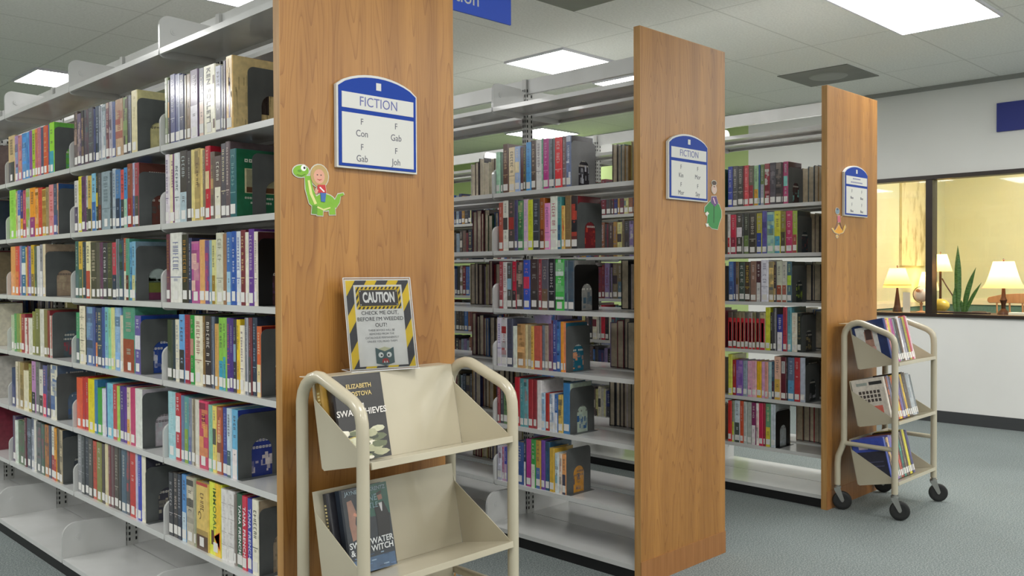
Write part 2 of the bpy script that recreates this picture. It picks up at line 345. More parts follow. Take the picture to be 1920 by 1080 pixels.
for r in (1,2,3):
    root=empty('shelving_range',(XF[r],0,0),0,LABR[r],'shelving','steel shelving ranges with oak end panels')
    p=link('end_panel',me_panel,root,(0,0,0)); link('edge_band',me_edge,p,(0,0,0)); link('plinth',me_plinth,p,(0,0,0))
    if r==1: p['label']='broad oak veneer end panel'
    for n in range(NSEC[r]+1):
        u=link('upright',me_post,root,(WR/2,T+SEC*n+(.016 if n==0 else 0),0)); link('slots',me_slots,u,(0,0,0))
    for n in range(NSEC[r]):
        yc=T+SEC*(n+.5)
        link('top_spreader',me_spread,root,(WR/2,yc,0)); k=link('kick_base',me_kick,root,(0,yc,0)); k['label']='black kick base'
        levels=[(ZCAN,me_shelf,me_br,LIP)]+[(z,me_shelf,me_br,LIP) for z in ZS[r]]+[(ZBASE,me_base,me_brb,BLIP)]
        for li,(z,ms,mb,lp) in enumerate(levels):
            for side in (0,1):
                zz=z if (side==0 or r!=1) else z
                x=lp if side==0 else WR-lp
                s=link('shelf',ms,root,(x,yc,zz),pi*side)
                link('side_bracket',mb,s,(0,SEC/2-.0035,0)); link('side_bracket',mb,s,(0,-SEC/2+.0035,0))
                if li==0: s['label']='empty canopy shelf'
                if li==7: s['label']='empty deep base shelf'
# ---------------------------------------------------------------- books
ROWS=[
('A1',1,1,1,0.05,'e8d098','G','957 25 241 8c9a70 d8dcc8 a;932 18 229 3c3440 e0a050 m;914 44 245 4a4e84 c8c8d8 t;871 41 240 2c3a78 9aa4c0 v;830 36 232 2e3458 e4dcd4 t;794 20 225 7c7058 5a5040 p;774 30 225 8a6a44 1c1c20 a;743 61 233 5a4468 e6e0ea s;682 39 231 39405a e2c4b4 s;643 86 230 f0ecd6 303030 K;557 41 218 a6aac0 4a4254 s;516 19 213 5a544c 3a3a3c p;497 19 225 564c66 8a8498 v;478 47 236 e8c27c 5a4a78 V'),
('A2',1,1,2,0.055,'1c6b48','G','998 34 247 e4dce4 6a4a90 t;964 49 244 f2e8c0 7a3a80 v;915 45 245 e6ecee 3a4a60 t;870 63 248 4c4444 b8ccd6 s;807 36 243 4a4448 605a60 p;772 25 244 ecdc90 d8c470 p;747 49 245 c8b070 6a5040 a;698 22 241 f0d888 d8b850 p;675 22 235 8a7a60 6a6050 p;653 38 245 c8203a e8d0a0 m;615 31 223 7a6a60 c0a070 a;584 51 206 6a5a58 f0ecd8 s;533 39 242 5a5660 e8dcb8 t;494 32 245 6a5a60 f0e0d8 t;462 46 218 2c6a72 88b0b0 t'),
('A3',1,1,3,0,'4a2028','B','988 35 242 6a3048 a87840 t;953 101 245 ecebe4 5a60a0 t;852 51 237 3a3430 c89040 t;800 22 224 38406a d8dce8 t;778 67 211 b85898 f0c8b8 a;711 42 215 eab070 f0c890 p;669 35 212 6a5a98 c8406a a;634 20 212 8fb0c0 d8e4e8 p;614 30 212 dcd894 a08030 s;584 57 234 d8d8c4 9a9a88 t;527 27 229 a07858 8a6850 p;500 35 234 4070b8 a8d0e8 s;465 32 235 2a58b0 e8ecf4 t;434 31 234 dfe6ee 4858b0 t;402 33 237 7a2a38 e8c890 t;369 25 229 f4f0dc c8c8b8 p;344 35 238 6a3a98 d8c8d8 t;309 26 229 f2ead8 705080 t'),
('A4',1,1,4,0,'701818','N','999 44 216 3a4434 4a5444 p;955 26 217 28384a 203040 p;929 36 219 e8e2cc 8a94b0 t;893 49 238 6aa8e4 38343c s;844 43 238 a02040 c84058 t;800 36 238 2a9a40 c09080 m;765 63 237 f0ead0 9a5a60 t;702 24 238 8a6a3c 6a5034 p;677 52 238 3a2c34 f0e8e0 t;626 27 238 4a5468 8a94a8 v;599 27 215 d8a860 c89850 t;572 36 236 8cc850 40a8c8 s;536 25 237 90cc58 48a8c0 s;511 27 237 5a3890 e07858 t;485 24 236 4c3088 604098 p;461 25 234 3c3a44 8aa8c0 m;436 23 234 f0d030 e8b840 s;413 30 216 f4ecd8 604070 t;383 30 241 7a7e88 c0c0cc v;353 21 242 7a3038 4a4a48 s;332 29 243 2c3a50 90a8c0 t;303 32 217 d86838 f0d8a0 s'),
('A5',1,1,5,0,'2a3c90','G','986 64 239 a4d4dc c8e4e8 t;922 46 238 c02838 f0f0f0 m;876 33 233 6a7ea0 8ab4b8 p;844 36 232 60a0a0 88a838 s;807 24 230 8a94a8 6a74b0 s;784 31 229 b8b0a0 7a6a50 v;752 35 229 e0dccc b8a898 p;718 75 231 c83860 e8a850 a;642 33 222 88c0a8 a8d0b8 p;610 33 221 f0dc70 4a4a40 m;577 42 221 b05a3c e8d8a0 a;535 35 223 3a4494 8a90c8 t;500 34 224 c8dce8 40606a s;466 42 223 68b4dc f0e4e4 s'),
('A6',1,1,6,0,'b0a088','N','1002 41 226 2c2c34 c0bcc0 t;960 39 230 3a3434 c8b8b0 t;921 34 231 2a3044 b8bcc8 t;887 42 235 5090d0 c8dce8 s;845 66 234 c0b8a4 3a3430 a;780 20 237 a0a488 d8d4c0 p;760 98 230 e4c468 5a3a20 S;662 97 243 e8ec40 f08830 I;565 47 234 e8e6e4 b0a8a8 g;518 49 235 e4e2e0 a8a0a0 g;469 19 229 8a8078 5a5048 p;450 43 236 2c5a40 f0f0f0 T;407 37 235 d02848 f4e8ec T;371 33 233 3c48a8 d0d4f0 T;338 45 235 f0ecd8 383838 t'),
('B1',1,2,1,0,'e0d8a0','N','1916 51 238 5a4a48 c0a090 a;1865 50 225 6a5a78 c8b0a8 a;1815 37 232 4a4450 d8a878 a;1778 52 231 6a5060 50646a a;1726 61 232 5c5864 8aa098 t;1664 21 222 4a5080 302c40 p;1644 48 230 4a5870 b0b8c8 a;1595 28 225 c8ccd8 4a5468 v;1567 45 227 a4b4c0 e0e4e8 a;1522 38 229 7a4a58 e0c8b8 a;1484 32 227 c8c0cc 503c50 a;1451 37 224 5a6aa0 404468 p;1414 83 226 c8a888 a83838 a;1331 51 226 5a4a48 88a060 a;1280 40 224 4c4c60 9aa0b0 v;1240 61 238 ece0b0 c8b880 p'),
('B2',1,2,2,0,'6a3a30','N','1860 47 223 e0dcd8 4c3c60 s;1814 41 238 e8e040 c8c030 t;1773 45 234 6c4070 3c2c40 a;1728 25 235 c8c8c8 504c50 s;1703 44 232 d8b858 3c3c40 s;1659 48 238 88c8e8 3a6cb8 s;1611 28 236 383838 d8c048 m;1583 33 234 5a5a62 7a3030 s;1550 91 235 9aacb8 6a7a88 t;1459 22 227 3c4450 7a8ca0 t;1437 35 239 b8c4d0 4c6890 t;1402 48 232 5080b8 303c60 s;1354 38 228 e05050 3c3c48 s;1316 38 233 4890d0 a8d0b8 s;1278 41 244 98503c a82030 s;1236 24 245 c0c4e4 5a68a8 s;1212 40 242 b04858 54504c s'),
('B3',1,2,3,0,'8098a8','G','1896 47 243 3c6464 486058 p;1849 51 241 e0b848 506a5c s;1798 35 238 2c3c50 284858 p;1762 55 239 f0e8b8 c04840 s;1708 73 234 4c4440 d8c8b0 t;1635 38 232 5c5450 8a8070 p;1596 33 231 6a3860 a03870 p;1564 51 228 3c3844 e8e0e8 t;1513 54 227 4a4a3c 8a8464 t;1459 49 227 c83858 2c3458 s;1410 30 239 7c8894 5a6068 v;1379 43 233 38506a 40684c a;1336 30 241 c05c48 e8e4cc s;1307 33 238 58a088 6a3030 s;1273 29 224 4088c0 90c8e0 a;1244 37 225 80b8d8 d8d498 s'),
('B4',1,2,4,0,'2048a0','N','1906 47 216 40a070 485868 s;1859 67 246 f4ead0 403c34 g;1792 20 245 1c1c20 e8b0a0 p;1772 80 244 6880b8 80a8c8 a;1692 24 244 4c5c98 5878b0 p;1668 29 242 283868 e89060 s;1639 52 242 38486a e8dca0 t;1586 33 246 3c54a0 405060 p;1554 42 247 7cc0c8 8ac0d8 s;1512 32 246 98d8a8 a0e0b0 p;1480 36 247 e0e098 d8d888 p;1445 62 248 88b0e0 a8c8e8 a;1383 30 219 ece0c8 b8a898 p;1353 121 252 58a088 a04838 s;1232 60 222 6a5aa8 e0e0e8 m'),
('B5',1,2,5,0,'c8c0c8','N','1960 75 216 e85c38 d85030 p;1884 40 221 c02c2c f0d0c0 p;1844 42 224 c83030 d84040 p;1802 81 221 ecdc18 d8c010 p;1721 35 221 3c80b0 48708c p;1686 63 192 48a838 58b848 p;1623 41 193 e4e4f0 c8c8d8 p;1581 15 218 3c4888 38427c p;1566 70 220 80c8e0 70b8d0 p;1496 54 219 c84048 a83038 p;1442 29 217 b0d858 98c048 p;1413 52 219 50308a 402878 p;1361 32 219 602a98 8a50a8 p;1329 37 220 e8d8b8 e8a848 s;1292 54 222 c83870 b02860 p;1238 75 223 e8ece4 c8d4d8 p'),
('B6',1,2,6,0,'40404c','N','1892 53 249 8a8c90 c8c8cc t;1839 39 248 44484c 9a9ea4 t;1800 45 249 2c3040 8a8c90 t;1755 50 248 504c48 6a6660 p;1705 46 243 c84830 704030 t;1660 60 245 8a8c44 98984c p;1600 39 245 4a3c38 7a6858 p;1561 35 250 e0d4a8 c8bc90 p;1526 29 250 7a3c44 5a3038 p;1497 34 252 6a4c50 4c3c40 p;1463 45 250 504840 c0b8a8 t;1418 28 251 34383c 2c3034 p;1390 54 252 4c6478 3c5064 p;1336 37 252 605c64 b83038 a;1299 63 252 c82c28 d83c30 p;1236 23 252 c8c8e0 b0b0d0 p;1214 33 252 3444b8 2c3ca8 p;1180 40 251 f0ead4 c8c0a8 p'),
('C1',1,3,1,0,'6cc048','G','2777 102 235 dcc090 4a4850 s;2676 50 227 b090c0 88b8d8 a;2626 57 223 d88890 e0b080 a;2569 72 226 4a90d8 a8c8e8 a;2498 47 224 58a0e0 5080d0 a;2451 38 227 9050a8 b070c0 p;2413 45 227 b8d840 385830 t;2367 37 227 e08850 c060a0 a;2330 44 227 d07890 e8a898 t;2286 43 224 50587a 8090b8 p;2242 57 225 e06040 f0d0a0 t;2185 28 225 3a6aa8 58b0c8 p;2157 62 229 a4e838 48b0c8 s'),
('C2',1,3,2,0,'305890','N','2812 99 244 a0e058 78c038 p;2712 28 235 e8c890 504878 a;2684 55 237 5070c8 d8d8c8 s;2630 47 225 483080 f0a830 s;2582 47 230 e06080 a02858 a;2536 59 235 c0d0b8 a0b848 a;2477 83 234 f8a030 a03088 s;2394 50 227 e8a040 f0b888 a;2344 55 227 d84038 f07060 t;2289 60 217 e0c068 a87838 a;2228 41 222 a89068 6a6a58 p;2187 64 230 e89098 d04048 t;2123 51 229 4a5878 5858a0 s;2072 19 230 e0a080 5a6a88 s'),
('C3',1,3,3,0,'b8a088','G','2810 92 242 e8a060 f0b880 p;2717 62 242 e04848 e88050 s;2655 34 243 9088b8 6880b0 p;2621 74 240 2c70a0 e8f0f0 m;2547 20 234 d8b060 b09040 p;2528 26 240 a83058 c84060 p;2501 45 237 8070b8 5048a0 t;2456 51 242 d8b028 8a7048 s;2405 38 235 58605c 6a8058 a;2367 50 236 d8d8dc e8e8e8 p;2318 43 241 9a98a4 e8e8ec s;2275 38 242 e8d8b8 c8b898 p'),
('C4',1,3,4,0,'506068','N','2786 57 179 b8c8a8 d8dcc8 p;2730 35 187 58a060 489050 p;2695 48 188 88a058 689050 p;2647 34 187 d0b060 b09840 p;2613 54 188 a83048 c04058 p;2559 66 171 e8dcd8 b04050 v;2493 52 171 e8e8d8 48784c p;2442 44 205 8a8a48 a09850 p;2397 68 219 7c7c4c 8a8a58 p;2329 55 219 e4e2d8 c8c8c8 p;2274 54 218 8a7c54 a89860 p;2220 30 215 8a3038 702c34 p;2191 37 192 e0d0c8 b03040 v'),
('C5',1,3,5,0,'5a7088','N','2769 61 192 2c3870 384488 p;2708 67 227 e8dcc8 b0a080 v;2640 59 227 a89060 8a7850 a;2582 72 192 f0e8c8 e8dcb0 p;2510 49 229 8a8840 a89830 s;2460 55 246 c890c8 383840 s;2405 61 247 7c7c80 484448 p;2344 53 214 e8e4d8 504c48 s;2290 52 237 5c5c98 e84068 s;2238 45 243 58546a 3c3c44 a;2193 86 247 e8e4d0 4068a8 a'),
('C6',1,3,6,0,'404850','N','2820 50 228 504468 8a6a70 v;2770 44 211 e0ece0 a8c8b0 p;2726 113 215 4c6a48 60584c a;2613 34 239 602838 4c2430 p;2579 75 242 4c5464 8894a8 a;2504 41 249 c8ccd8 40486a a;2464 40 251 e8e4d8 d8d8d0 p;2423 79 242 60686a 8a5868 a;2344 46 239 507060 804c5c a;2298 61 240 c07838 6a4c40 a;2238 37 243 3c4460 4a4c60 p;2200 44 243 e8e8dc a83038 s;2156 36 241 e8a028 c83020 s;2120 43 243 6a5840 403c38 a;2077 38 240 c0b090 585040 a'),
('F1',2,1,1,0,'303038','N','964 31 201 a8d8b8 88b898 p;933 19 196 5a7868 3c3c38 p;914 40 235 5a3828 c8a880 t;874 47 214 f0dcb4 5a5048 t;827 37 215 a4bce4 f0e0b8 m;790 23 209 5c2c28 3c2420 p;767 18 207 4c4c34 c8b848 t;749 35 227 48a0e0 2c6ab0 t;714 34 233 584840 d8c0a0 t;681 37 233 e4e2e0 7c6c7c t;643 12 235 60a888 c0d8c8 s;631 37 232 c03890 e0a8d0 t;594 39 226 808894 40484c v;555 47 230 e83840 f4d0d0 t;508 25 231 80686c c8c0c4 t;483 34 232 7080a8 e4e8f4 a'),
('F2',2,1,2,0,'802830','N','922 30 234 b85848 c86858 p;891 37 242 e8e8dc 404040 m;854 43 242 504844 a83028 m;811 23 240 4c4878 3c3c50 t;788 36 235 4c8c58 c8c890 a;752 30 240 e0c0dc b8a8d8 t;722 34 236 d8e030 c0c828 t;689 44 236 3c4048 a8b0c0 t;645 31 240 a85c20 703018 s;614 34 214 f098d0 9050a0 t;580 45 243 ecf0e4 c05870 t;535 24 238 4c9898 2c6488 s;511 21 197 e8c068 c83030 a;490 38 241 8a7048 a08858 t;452 39 237 24262c d8503c a'),
('F3',2,1,3,0,'90908c','B','920 27 228 a84850 e8d0d0 t;893 29 225 e4e2e0 982c30 t;864 35 220 545450 88b0c8 m;829 30 227 c82040 3c3438 s;800 46 224 4c4444 c0a898 a;754 45 233 3c5cc8 d83c60 m;709 54 237 4c3c3c 3c3838 s;656 22 236 9a3c48 e8d0d0 t;634 43 233 605c68 78604c s;591 39 237 20222a d0ccd0 t;551 57 234 4cc058 d8e8e0 a;495 23 229 607880 3c4c68 a;471 38 229 505c68 3c5c70 a'),
('F4',2,1,4,0,'1c6880','N','963 34 235 e8e0f0 4c48a8 t;929 41 234 d8d8dc a83030 a;888 42 231 50546a 4c4448 t;846 29 197 e8f0e4 b8c0b8 p;816 57 208 c89c68 8a6a40 a;759 16 207 e0d0a0 c8b880 p;743 26 205 b8a888 887858 p;717 21 201 e8bc58 5c4030 t;696 51 203 c86050 b04040 p;645 22 207 7c8494 6a7080 t;623 25 207 b0a090 887868 t;598 28 217 804c6c 7a5a60 a;571 27 234 44549c c8d0f0 t;544 24 228 3c68a8 68a8d0 a;520 21 229 f0a038 e89040 p;499 13 225 f09060 e8a070 p'),
('F5',2,1,5,0,'b8c8b8','G','958 21 181 a04850 704048 p;937 27 179 4c5058 3c4048 p;910 41 182 68885c 305038 t;870 37 180 585c5c 48504c p;833 36 232 c82838 a83040 p;796 29 228 58a0a8 707c88 p;767 32 228 70a8b0 a89090 a;735 32 229 a83038 902830 p;703 25 229 983038 803040 p;678 31 229 ece8e8 c8c0c8 p;646 25 172 b0d0e8 88b0d8 a;621 26 174 b83028 a02820 p;596 32 173 e4e8f0 90a8c8 a;563 24 173 3c70b8 e8e8f0 s;539 33 173 d8b860 304858 a;506 44 230 3c84c0 2c6098 p'),
('F6',2,1,6,0,'d09020','N','964 34 165 c8c8d8 88687c a;929 17 165 d0a8c8 a83050 a;912 24 165 4448a8 c8a8c0 s;888 20 165 5c80a0 70a890 s;868 33 165 c85050 a83c3c p;834 59 202 385898 304880 p;775 19 219 283050 e8e4e8 s;756 35 224 b83090 982878 p;720 32 226 3ca048 e0e8d0 s;688 35 226 c8a040 5878b0 s;654 28 230 7848a8 583888 p;626 31 227 2c5878 3c5c8c a;595 33 202 d8b040 c8a038 p;562 27 182 e0ecf0 88b8c8 a;534 21 181 f0e0d0 c87080 a;513 28 182 f0a868 48485c s'),
('G1',3,1,1,0,'3a1c24','N','662 33 241 3c4cb0 d0d8f0 t;630 32 241 5a5a5c d8d0c0 t;597 38 238 484844 d0ccc0 t;559 7 238 6a2028 e86068 v;552 29 238 e05058 f4b8b8 t;522 33 234 6a6854 a02838 s;490 31 232 a8d0a0 d8a030 s;459 11 234 2860a0 204070 p;449 27 235 6a8048 a8a8b8 s;422 33 237 982838 d0d0cc a;388 38 239 504c54 8a8088 a;350 38 237 3c3838 8a7c74 a;312 9 235 48202c 301018 p;304 32 238 b84878 88d0c8 m'),
('G2',3,1,2,0,'283c48','N','664 19 239 d8d4d0 c03038 s;645 38 233 c82848 983048 s;607 43 237 4c4840 e4dce4 m;565 7 234 4c5054 d8d4cc s;557 37 235 404438 6a8048 s;521 47 233 403c34 d0c8b8 t;474 36 234 b0a838 30489c s;438 32 245 6060a8 5c4898 a;406 47 237 a8d0b8 3888b8 a;359 38 241 d8d848 58a8c0 s;320 33 237 8a8438 504c3c s;288 41 238 c03868 f0c0d0 t;247 30 237 a0b848 b05050 s'),
('G3',3,1,3,0,'243438','N','658 34 235 5080c0 3c5890 s;624 15 234 30386c 202040 p;609 22 234 6c5838 8a8088 s;587 37 230 3c5048 d8dcd4 t;550 37 230 483c30 e0c048 t;513 40 236 947464 8a6a60 p;474 30 236 503038 d0d0d0 s;443 48 242 e8e8f4 80809c t;395 33 231 c8b070 345068 a;362 16 231 383038 c8a878 a;346 35 234 c8ccb8 a05038 s;312 31 230 c8c8bc a86050 s;281 31 230 4c7080 b8d848 m'),
('G4',3,1,4,0,'1c2424','N','662 32 215 5c4c44 c82830 r;630 26 214 5c5440 c82830 r;604 28 215 8a7c5c d02830 r;576 26 215 8a7c60 c82830 r;550 26 214 6c685c d03040 r;524 25 215 a8a098 c82830 r;499 22 216 7c7850 c83038 r;477 25 215 5c5850 d03038 r;452 36 216 b8b088 c02840 r;416 32 247 d8dc38 e8e458 t;385 18 219 34302c 4c4448 p;367 24 245 4a4a4c a0a0a4 v;343 36 209 303c98 ece8f0 s;306 27 250 b83848 4c3038 t;279 25 252 60a8b8 88c0c8 s;253 35 220 ece8d8 d8b898 t;218 27 219 28302c a89868 t'),
('G5',3,1,5,0,'283034','N','660 28 241 d8d850 c8c068 p;632 24 209 b02830 a83038 p;607 46 210 8058b0 a880c0 a;561 29 209 98a8b8 6c8898 t;532 29 209 e8a8c8 d8b0b8 a;502 31 211 e8b8c0 e0a0b8 a;472 31 210 e8b818 d09818 p;441 21 210 d8a0c8 c888b8 p;420 21 210 e0a090 d8b070 p;398 21 212 a8c8cc d0e0d8 p;377 19 215 345870 4c2c40 s;358 40 247 e8b8a0 d8b050 s;318 34 246 601828 c8c8c8 u;284 7 244 201c20 1c1c24 p;277 42 246 60708c 5c98c0 s;235 34 248 b83038 d04048 p;201 32 250 b8c0d0 d0d0d8 p'),
('G6',3,1,6,0,'a8b0b0','B','663 26 243 d83028 a02020 p;637 18 245 98a088 c8d048 s;619 37 248 d0e0e8 485048 s;582 25 248 d05028 e07838 p;557 22 247 b8c0bc a8b4b0 p;535 30 246 b0b8b0 c8c8c4 p;505 30 246 80205c e8e0e4 s;475 18 245 f0e8e0 e0a8b0 a;457 28 248 c82050 d83060 p;429 14 250 a02038 c02848 p;415 35 249 68a078 d8c840 s;381 31 249 d0d8e0 b8c4d0 v'),
]

def clr(c,k): return tuple(min(1,x*k) for x in c)
def mixc(a,b,t): return tuple(x*(1-t)+y*t for x,y in zip(a,b))
PAG=(.68,.60,.46); WHT=(.78,.77,.74)
def glyph(b,rnd,x,yc,zt,size,wd,col):
    """small illegible printed mark, rotated as spine lettering is"""
    s=size; k=rnd.random(); t=s*.22
    def q(a0,a1,b0,b1): b.quad([(x,yc+a1,zt-b0),(x,yc+a0,zt-b0),(x,yc+a0,zt-b1),(x,yc+a1,zt-b1)],col)
    q(-wd/2,wd/2,0,t)
    if k<.35: q(-wd/2,wd/2,s*.5,s*.5+t)
    elif k<.6: q(-t*.5,t*.5,t,s*.75)
    elif k<.8: q(wd/2-t,wd/2,t,s*.75); q(-wd/2,-wd/2+t,t,s*.75)
    else: q(-wd/2,-wd/2+t,t,s*.75); q(-wd/2,wd/2,s*.55,s*.55+t)
def book_parts(w,h,D,base,acc,st,rnd,label=True):
    """local: x 0 spine -> D fore-edge, y 0 -> -w thickness, z up. returns cover, pages, label builders"""
    base=lin(base); acc=lin(acc); c=MB(); t=.0022; e=min(.0035,w*.2)
    # spine with rounded shoulders + two boards
    out=[(0,-e),(0,-w+e),(e,-w),(e+.004,-w),(e+.004,0),(e,0)]
    c.prism(out,lambda a,bb,z:(a,bb,z),0,h,base)
    c.box(e+.004,D,-t,0,0,h,base); c.box(e+.004,D,-w,-w+t,0,h,base)
    pg=MB().box(e+.004,D-.005,-w+t+.0002,-t-.0002,.004,h-.004)
    x=-.0005; yl,yr=-w+e,-e; W_=yr-yl; ym=-w/2
    def q(y0,y1,z0,z1,col,xx=x): c.quad([(xx,y1,z0),(xx,y0,z0),(xx,y0,z1),(xx,y1,z1)][::-1],col)
    def marks(z1,z0,col,wd=None,size=None,xx=-.0008):
        wd=wd or W_*.5; size=size or min(.013,max(.006,wd*.9)); z=z1
        while z-size>z0:
            if rnd.random()>.13: glyph(c,rnd,xx,ym,z,size*.82,wd,col)
            z-=size
    lum=sum(base)/3; lz=.052
    if st=='t':
        marks(h-.02,h*.42,acc); q(yl,yr,h*.36,h*.37,acc); marks(h*.34,lz+.012,mixc(acc,base,.25),W_*.38)
    elif st=='a':
        z=lz-.01
        while z<h-.004:
            dz=rnd.uniform(.008,.04); z2=min(z+dz,h-.002); k=rnd.random(); col=mixc(base,acc,k) if rnd.random()<.7 else clr(base,rnd.uniform(.35,1.5))
            a=rnd.choice([0,0,.3,.5]); bq=rnd.choice([1,1,.7,.5]); 
            if bq-a<.25: a,bq=0,1
            q(yl+W_*a,yl+W_*bq,z,z2,col); z=z2
        marks(h*.8,h*.45,clr(acc,1.15) if sum(acc)>sum(base) else acc,W_*.4)
    elif st=='s':
        q(yl,yr,0,h*rnd.uniform(.38,.52),acc); lo=sum(acc)/3
        marks(h-.02,h*.56,mixc(acc,(.9,.9,.85),.4) if lum<.3 else (.08,.07,.1),W_*.45)
        marks(h*.36,lz+.01,mixc(base,(.9,.9,.85),.4) if lo<.3 else (.1,.08,.1),W_*.35)
    elif st=='u':
        q(yl+W_*.1,yr-W_*.1,h*.62,h*.9,acc); marks(h*.88,h*.64,(.1,.1,.1),W_*.4)
    elif st=='m':
        q(yl,yr,h*.42,h*.66,acc); marks(h-.015,h*.7,mixc(acc,(.9,.9,.9),.3),W_*.45); marks(h*.38,lz,mixc(acc,(.9,.9,.9),.3),W_*.35)
    elif st=='v':
        q(yl,yl+W_*.33,.0,h,acc); marks(h*.9,h*.5,acc,W_*.3)
    elif st=='V':
        q(yl+W_*.3,yl+W_*.58,h*.17,h*.7,acc); 
        for k in range(14): a=rnd.random()*.8; z=rnd.uniform(.02,h-.03); q(yl+W_*a,yl+W_*(a+.15),z,z+rnd.uniform(.01,.04),clr(base,rnd.uniform(.6,1.1)))
    elif st=='g':
        for zz in (.22,.4,.6,.8): q(yl,yr,h*zz,h*zz+.0018,acc)
        marks(h*.95,lz,mixc(base,acc,.5),W_*.3)
    elif st=='r':
        q(yl,yr,0,h*.84,acc); q(yl+W_*.25,yl+W_*.75,h*.2,h*.72,mixc(acc,(.7,.45,.45),.55)); marks(h*.97,h*.86,(.1,.1,.1))
    elif st=='S':
        q(yl,yr,.0,h*.22,acc); q(yl,yr,h*.22,h*.3,mixc(base,acc,.5)); marks(h*.9,h*.55,acc,W_*.28); q(yl,yr,h*.955,h,(.5,.04,.03))
        for k in range(12):
            a=k/12*5; q(yl+W_*(.7+.12*cos(a)),yl+W_*(.74+.12*cos(a)),h*(.5+.05*sin(a)),h*(.5+.05*sin(a))+.004,acc)
    elif st in 'KTI':
        pass
    elif rnd.random()<.45:
        marks(h*.9,h*.5,mixc(base,acc if abs(sum(acc)-sum(base))>.25 else ((.85,.83,.78) if lum<.35 else (.08,.07,.1)),.7),W_*.38)
    if st in 'KTI':
        txt,sz,col,z0,dy={'K':('KEN FOLLETT',.036,'303030',.128,.006),'T':('TANA FRENCH',.0215,acc,.122,0),'I':('IMMORAL',.030,'5a7a20',.155,.004)}[st]
        if isinstance(col,str): col=lin(col)
        tm=text_mesh(txt,sz,space=1.12,sx=1.0 if st!='K' else .78,extrude=.0001,offset=.0006)
        tm.c=[col]*len(tm.f); Mx=frame((x-.0003,ym+dy,z0),(0,0,-1),(0,-1,0) if False else (0,-1,0))
        # reading top to bottom: text x -> -z ; text y -> towards the right of the spine as seen
        Mx=frame((x-.0003,ym+dy,z0),(0,0,-1),(0,-1,0)); c.add(tm,Mx)
        if st=='K':
            q(yl,yl+W_*.16,h*.72,h*.84,lin('5a3424')); q(yl,yl+W_*.16,.02,.05,lin('5a3424'))
        if st=='I':
            q(yl,yl+W_*.5,0,h,lin('f4c820')); 
            for k in range(9): q(yl+W_*(.08+.06*k),yl+W_*(.2+.06*k),h*(.1+.02*k),h*(.34-.01*k),lin('f07020'),x-.0002)
            q(yl+W_*.62,yl+W_*.85,h*.14,h*.34,lin('5a3018'),x-.0002)
    lb=None
    if label:
        lb=MB(); z0=.008+rnd.random()*.006; ww=min(W_*.96,.030)
        yy=ym+rnd.uniform(-.1,.1)*(W_-ww); lb.box(-.0012,-.0002,yy-ww/2,yy+ww/2,z0,z0+.031)
    return c,pg,lb
def cover_art(c,D,w,h,cv,acc,rnd,y,kind):
    """printed front board facing the bookend (faces -y)"""
    base=lin(cv); a=lin(acc)
    def q(x0,x1,z0,z1,col,k=0): c.quad([(x0,y-.0004-k*.0002,z0),(x1,y-.0004-k*.0002,z0),(x1,y-.0004-k*.0002,z1),(x0,y-.0004-k*.0002,z1)],col)
    q(.002,D-.002,.001,h-.001,base)
    lum=sum(base)/3; ink=(.8,.78,.7) if lum<.3 else (.12,.1,.1)
    def rows(z,x0,x1,s):
        xx=x0
        while xx<x1:
            if rnd.random()>.15:
                q(xx,xx+s*.7,z+s*.15,z+s*.8,ink,1); q(xx+s*.2,xx+s*.5,z+s*.35,z+s*.6,base,2)
            xx+=s*.95
    if kind=='wood':
        for k in range(60): xx=rnd.uniform(.01,D-.02); zz=rnd.uniform(0,h*.62); q(xx,xx+rnd.uniform(.001,.003),zz,zz+rnd.uniform(.01,.05),clr(base,rnd.uniform(.45,.75)),1)
        q(D*.55,D*.8,h*.25,h*.55,(.04,.03,.03),1)
    elif kind=='green':
        q(.03,D*.94,h*.36,h*.72,lin('d8d0a8'),1); q(.036,D*.92,h*.37,h*.71,lin('9c9a7c'),2); q(.036,D*.92,h*.37,h*.45,lin('604028'),3)
        rows(h*.80,.03,D*.5,.016); rows(h*.27,.03,D*.9,.009); rows(h*.2,.05,D*.85,.009); rows(h*.13,.07,D*.6,.009)
    elif kind=='land':
        q(.0,D,.0,h*.13,lin('703050'),1); q(0,D,h*.13,h*.3,lin('70782c'),1); q(0,D,h*.3,h*.33,lin('40503c'),1); q(0,D,h*.33,h*.55,lin('a8b8b4'),1)
        for k in range(8): xx=rnd.uniform(0,D*.8); q(xx,xx+.03,h*rnd.uniform(.3,.34),h*rnd.uniform(.35,.4),lin('5c6c60'),2)
    else:
        rows(h*.5,.03,D*.95,.012); rows(h*.40,.03,D*.9,.012)
        for k in range(16): xx=rnd.uniform(.02,D-.03); zz=rnd.uniform(.01,h*.33); q(xx,xx+rnd.uniform(.006,.025),zz,zz+rnd.uniform(.006,.03),mixc(a,base,rnd.random()),1+k*.1)
        rows(h*.84,.04,D*.8,.009)
NAMES=[('white','e8e6e0'),('cream','ead9b0'),('grey','8c8c8c'),('pale grey','bcc0c4'),('charcoal','46464a'),('black','1c1c20'),('red','c82c34'),('dark red','7a2a34'),('orange','e87838'),('tan','c8a070'),('brown','6a4a34'),('yellow','e8d840'),('mustard','b0942c'),('olive','74764a'),('lime green','98d048'),('green','489a58'),('dark green','2c5040'),('pale green','a0c8a4'),('teal','3c7c84'),('turquoise','80c8dc'),('sky blue','6aa8dc'),('pale blue','b0c8e4'),('blue','3c5cb4'),('navy','2c3458'),('slate blue','5c6c88'),('purple','5c3a8c'),('lilac','b49ac8'),('mauve','7c6080'),('pink','e8a0c8'),('magenta','b83080'),('peach','ecb890')]
NL=[(n,tuple(int(h[i:i+2],16) for i in (0,2,4))) for n,h in NAMES]
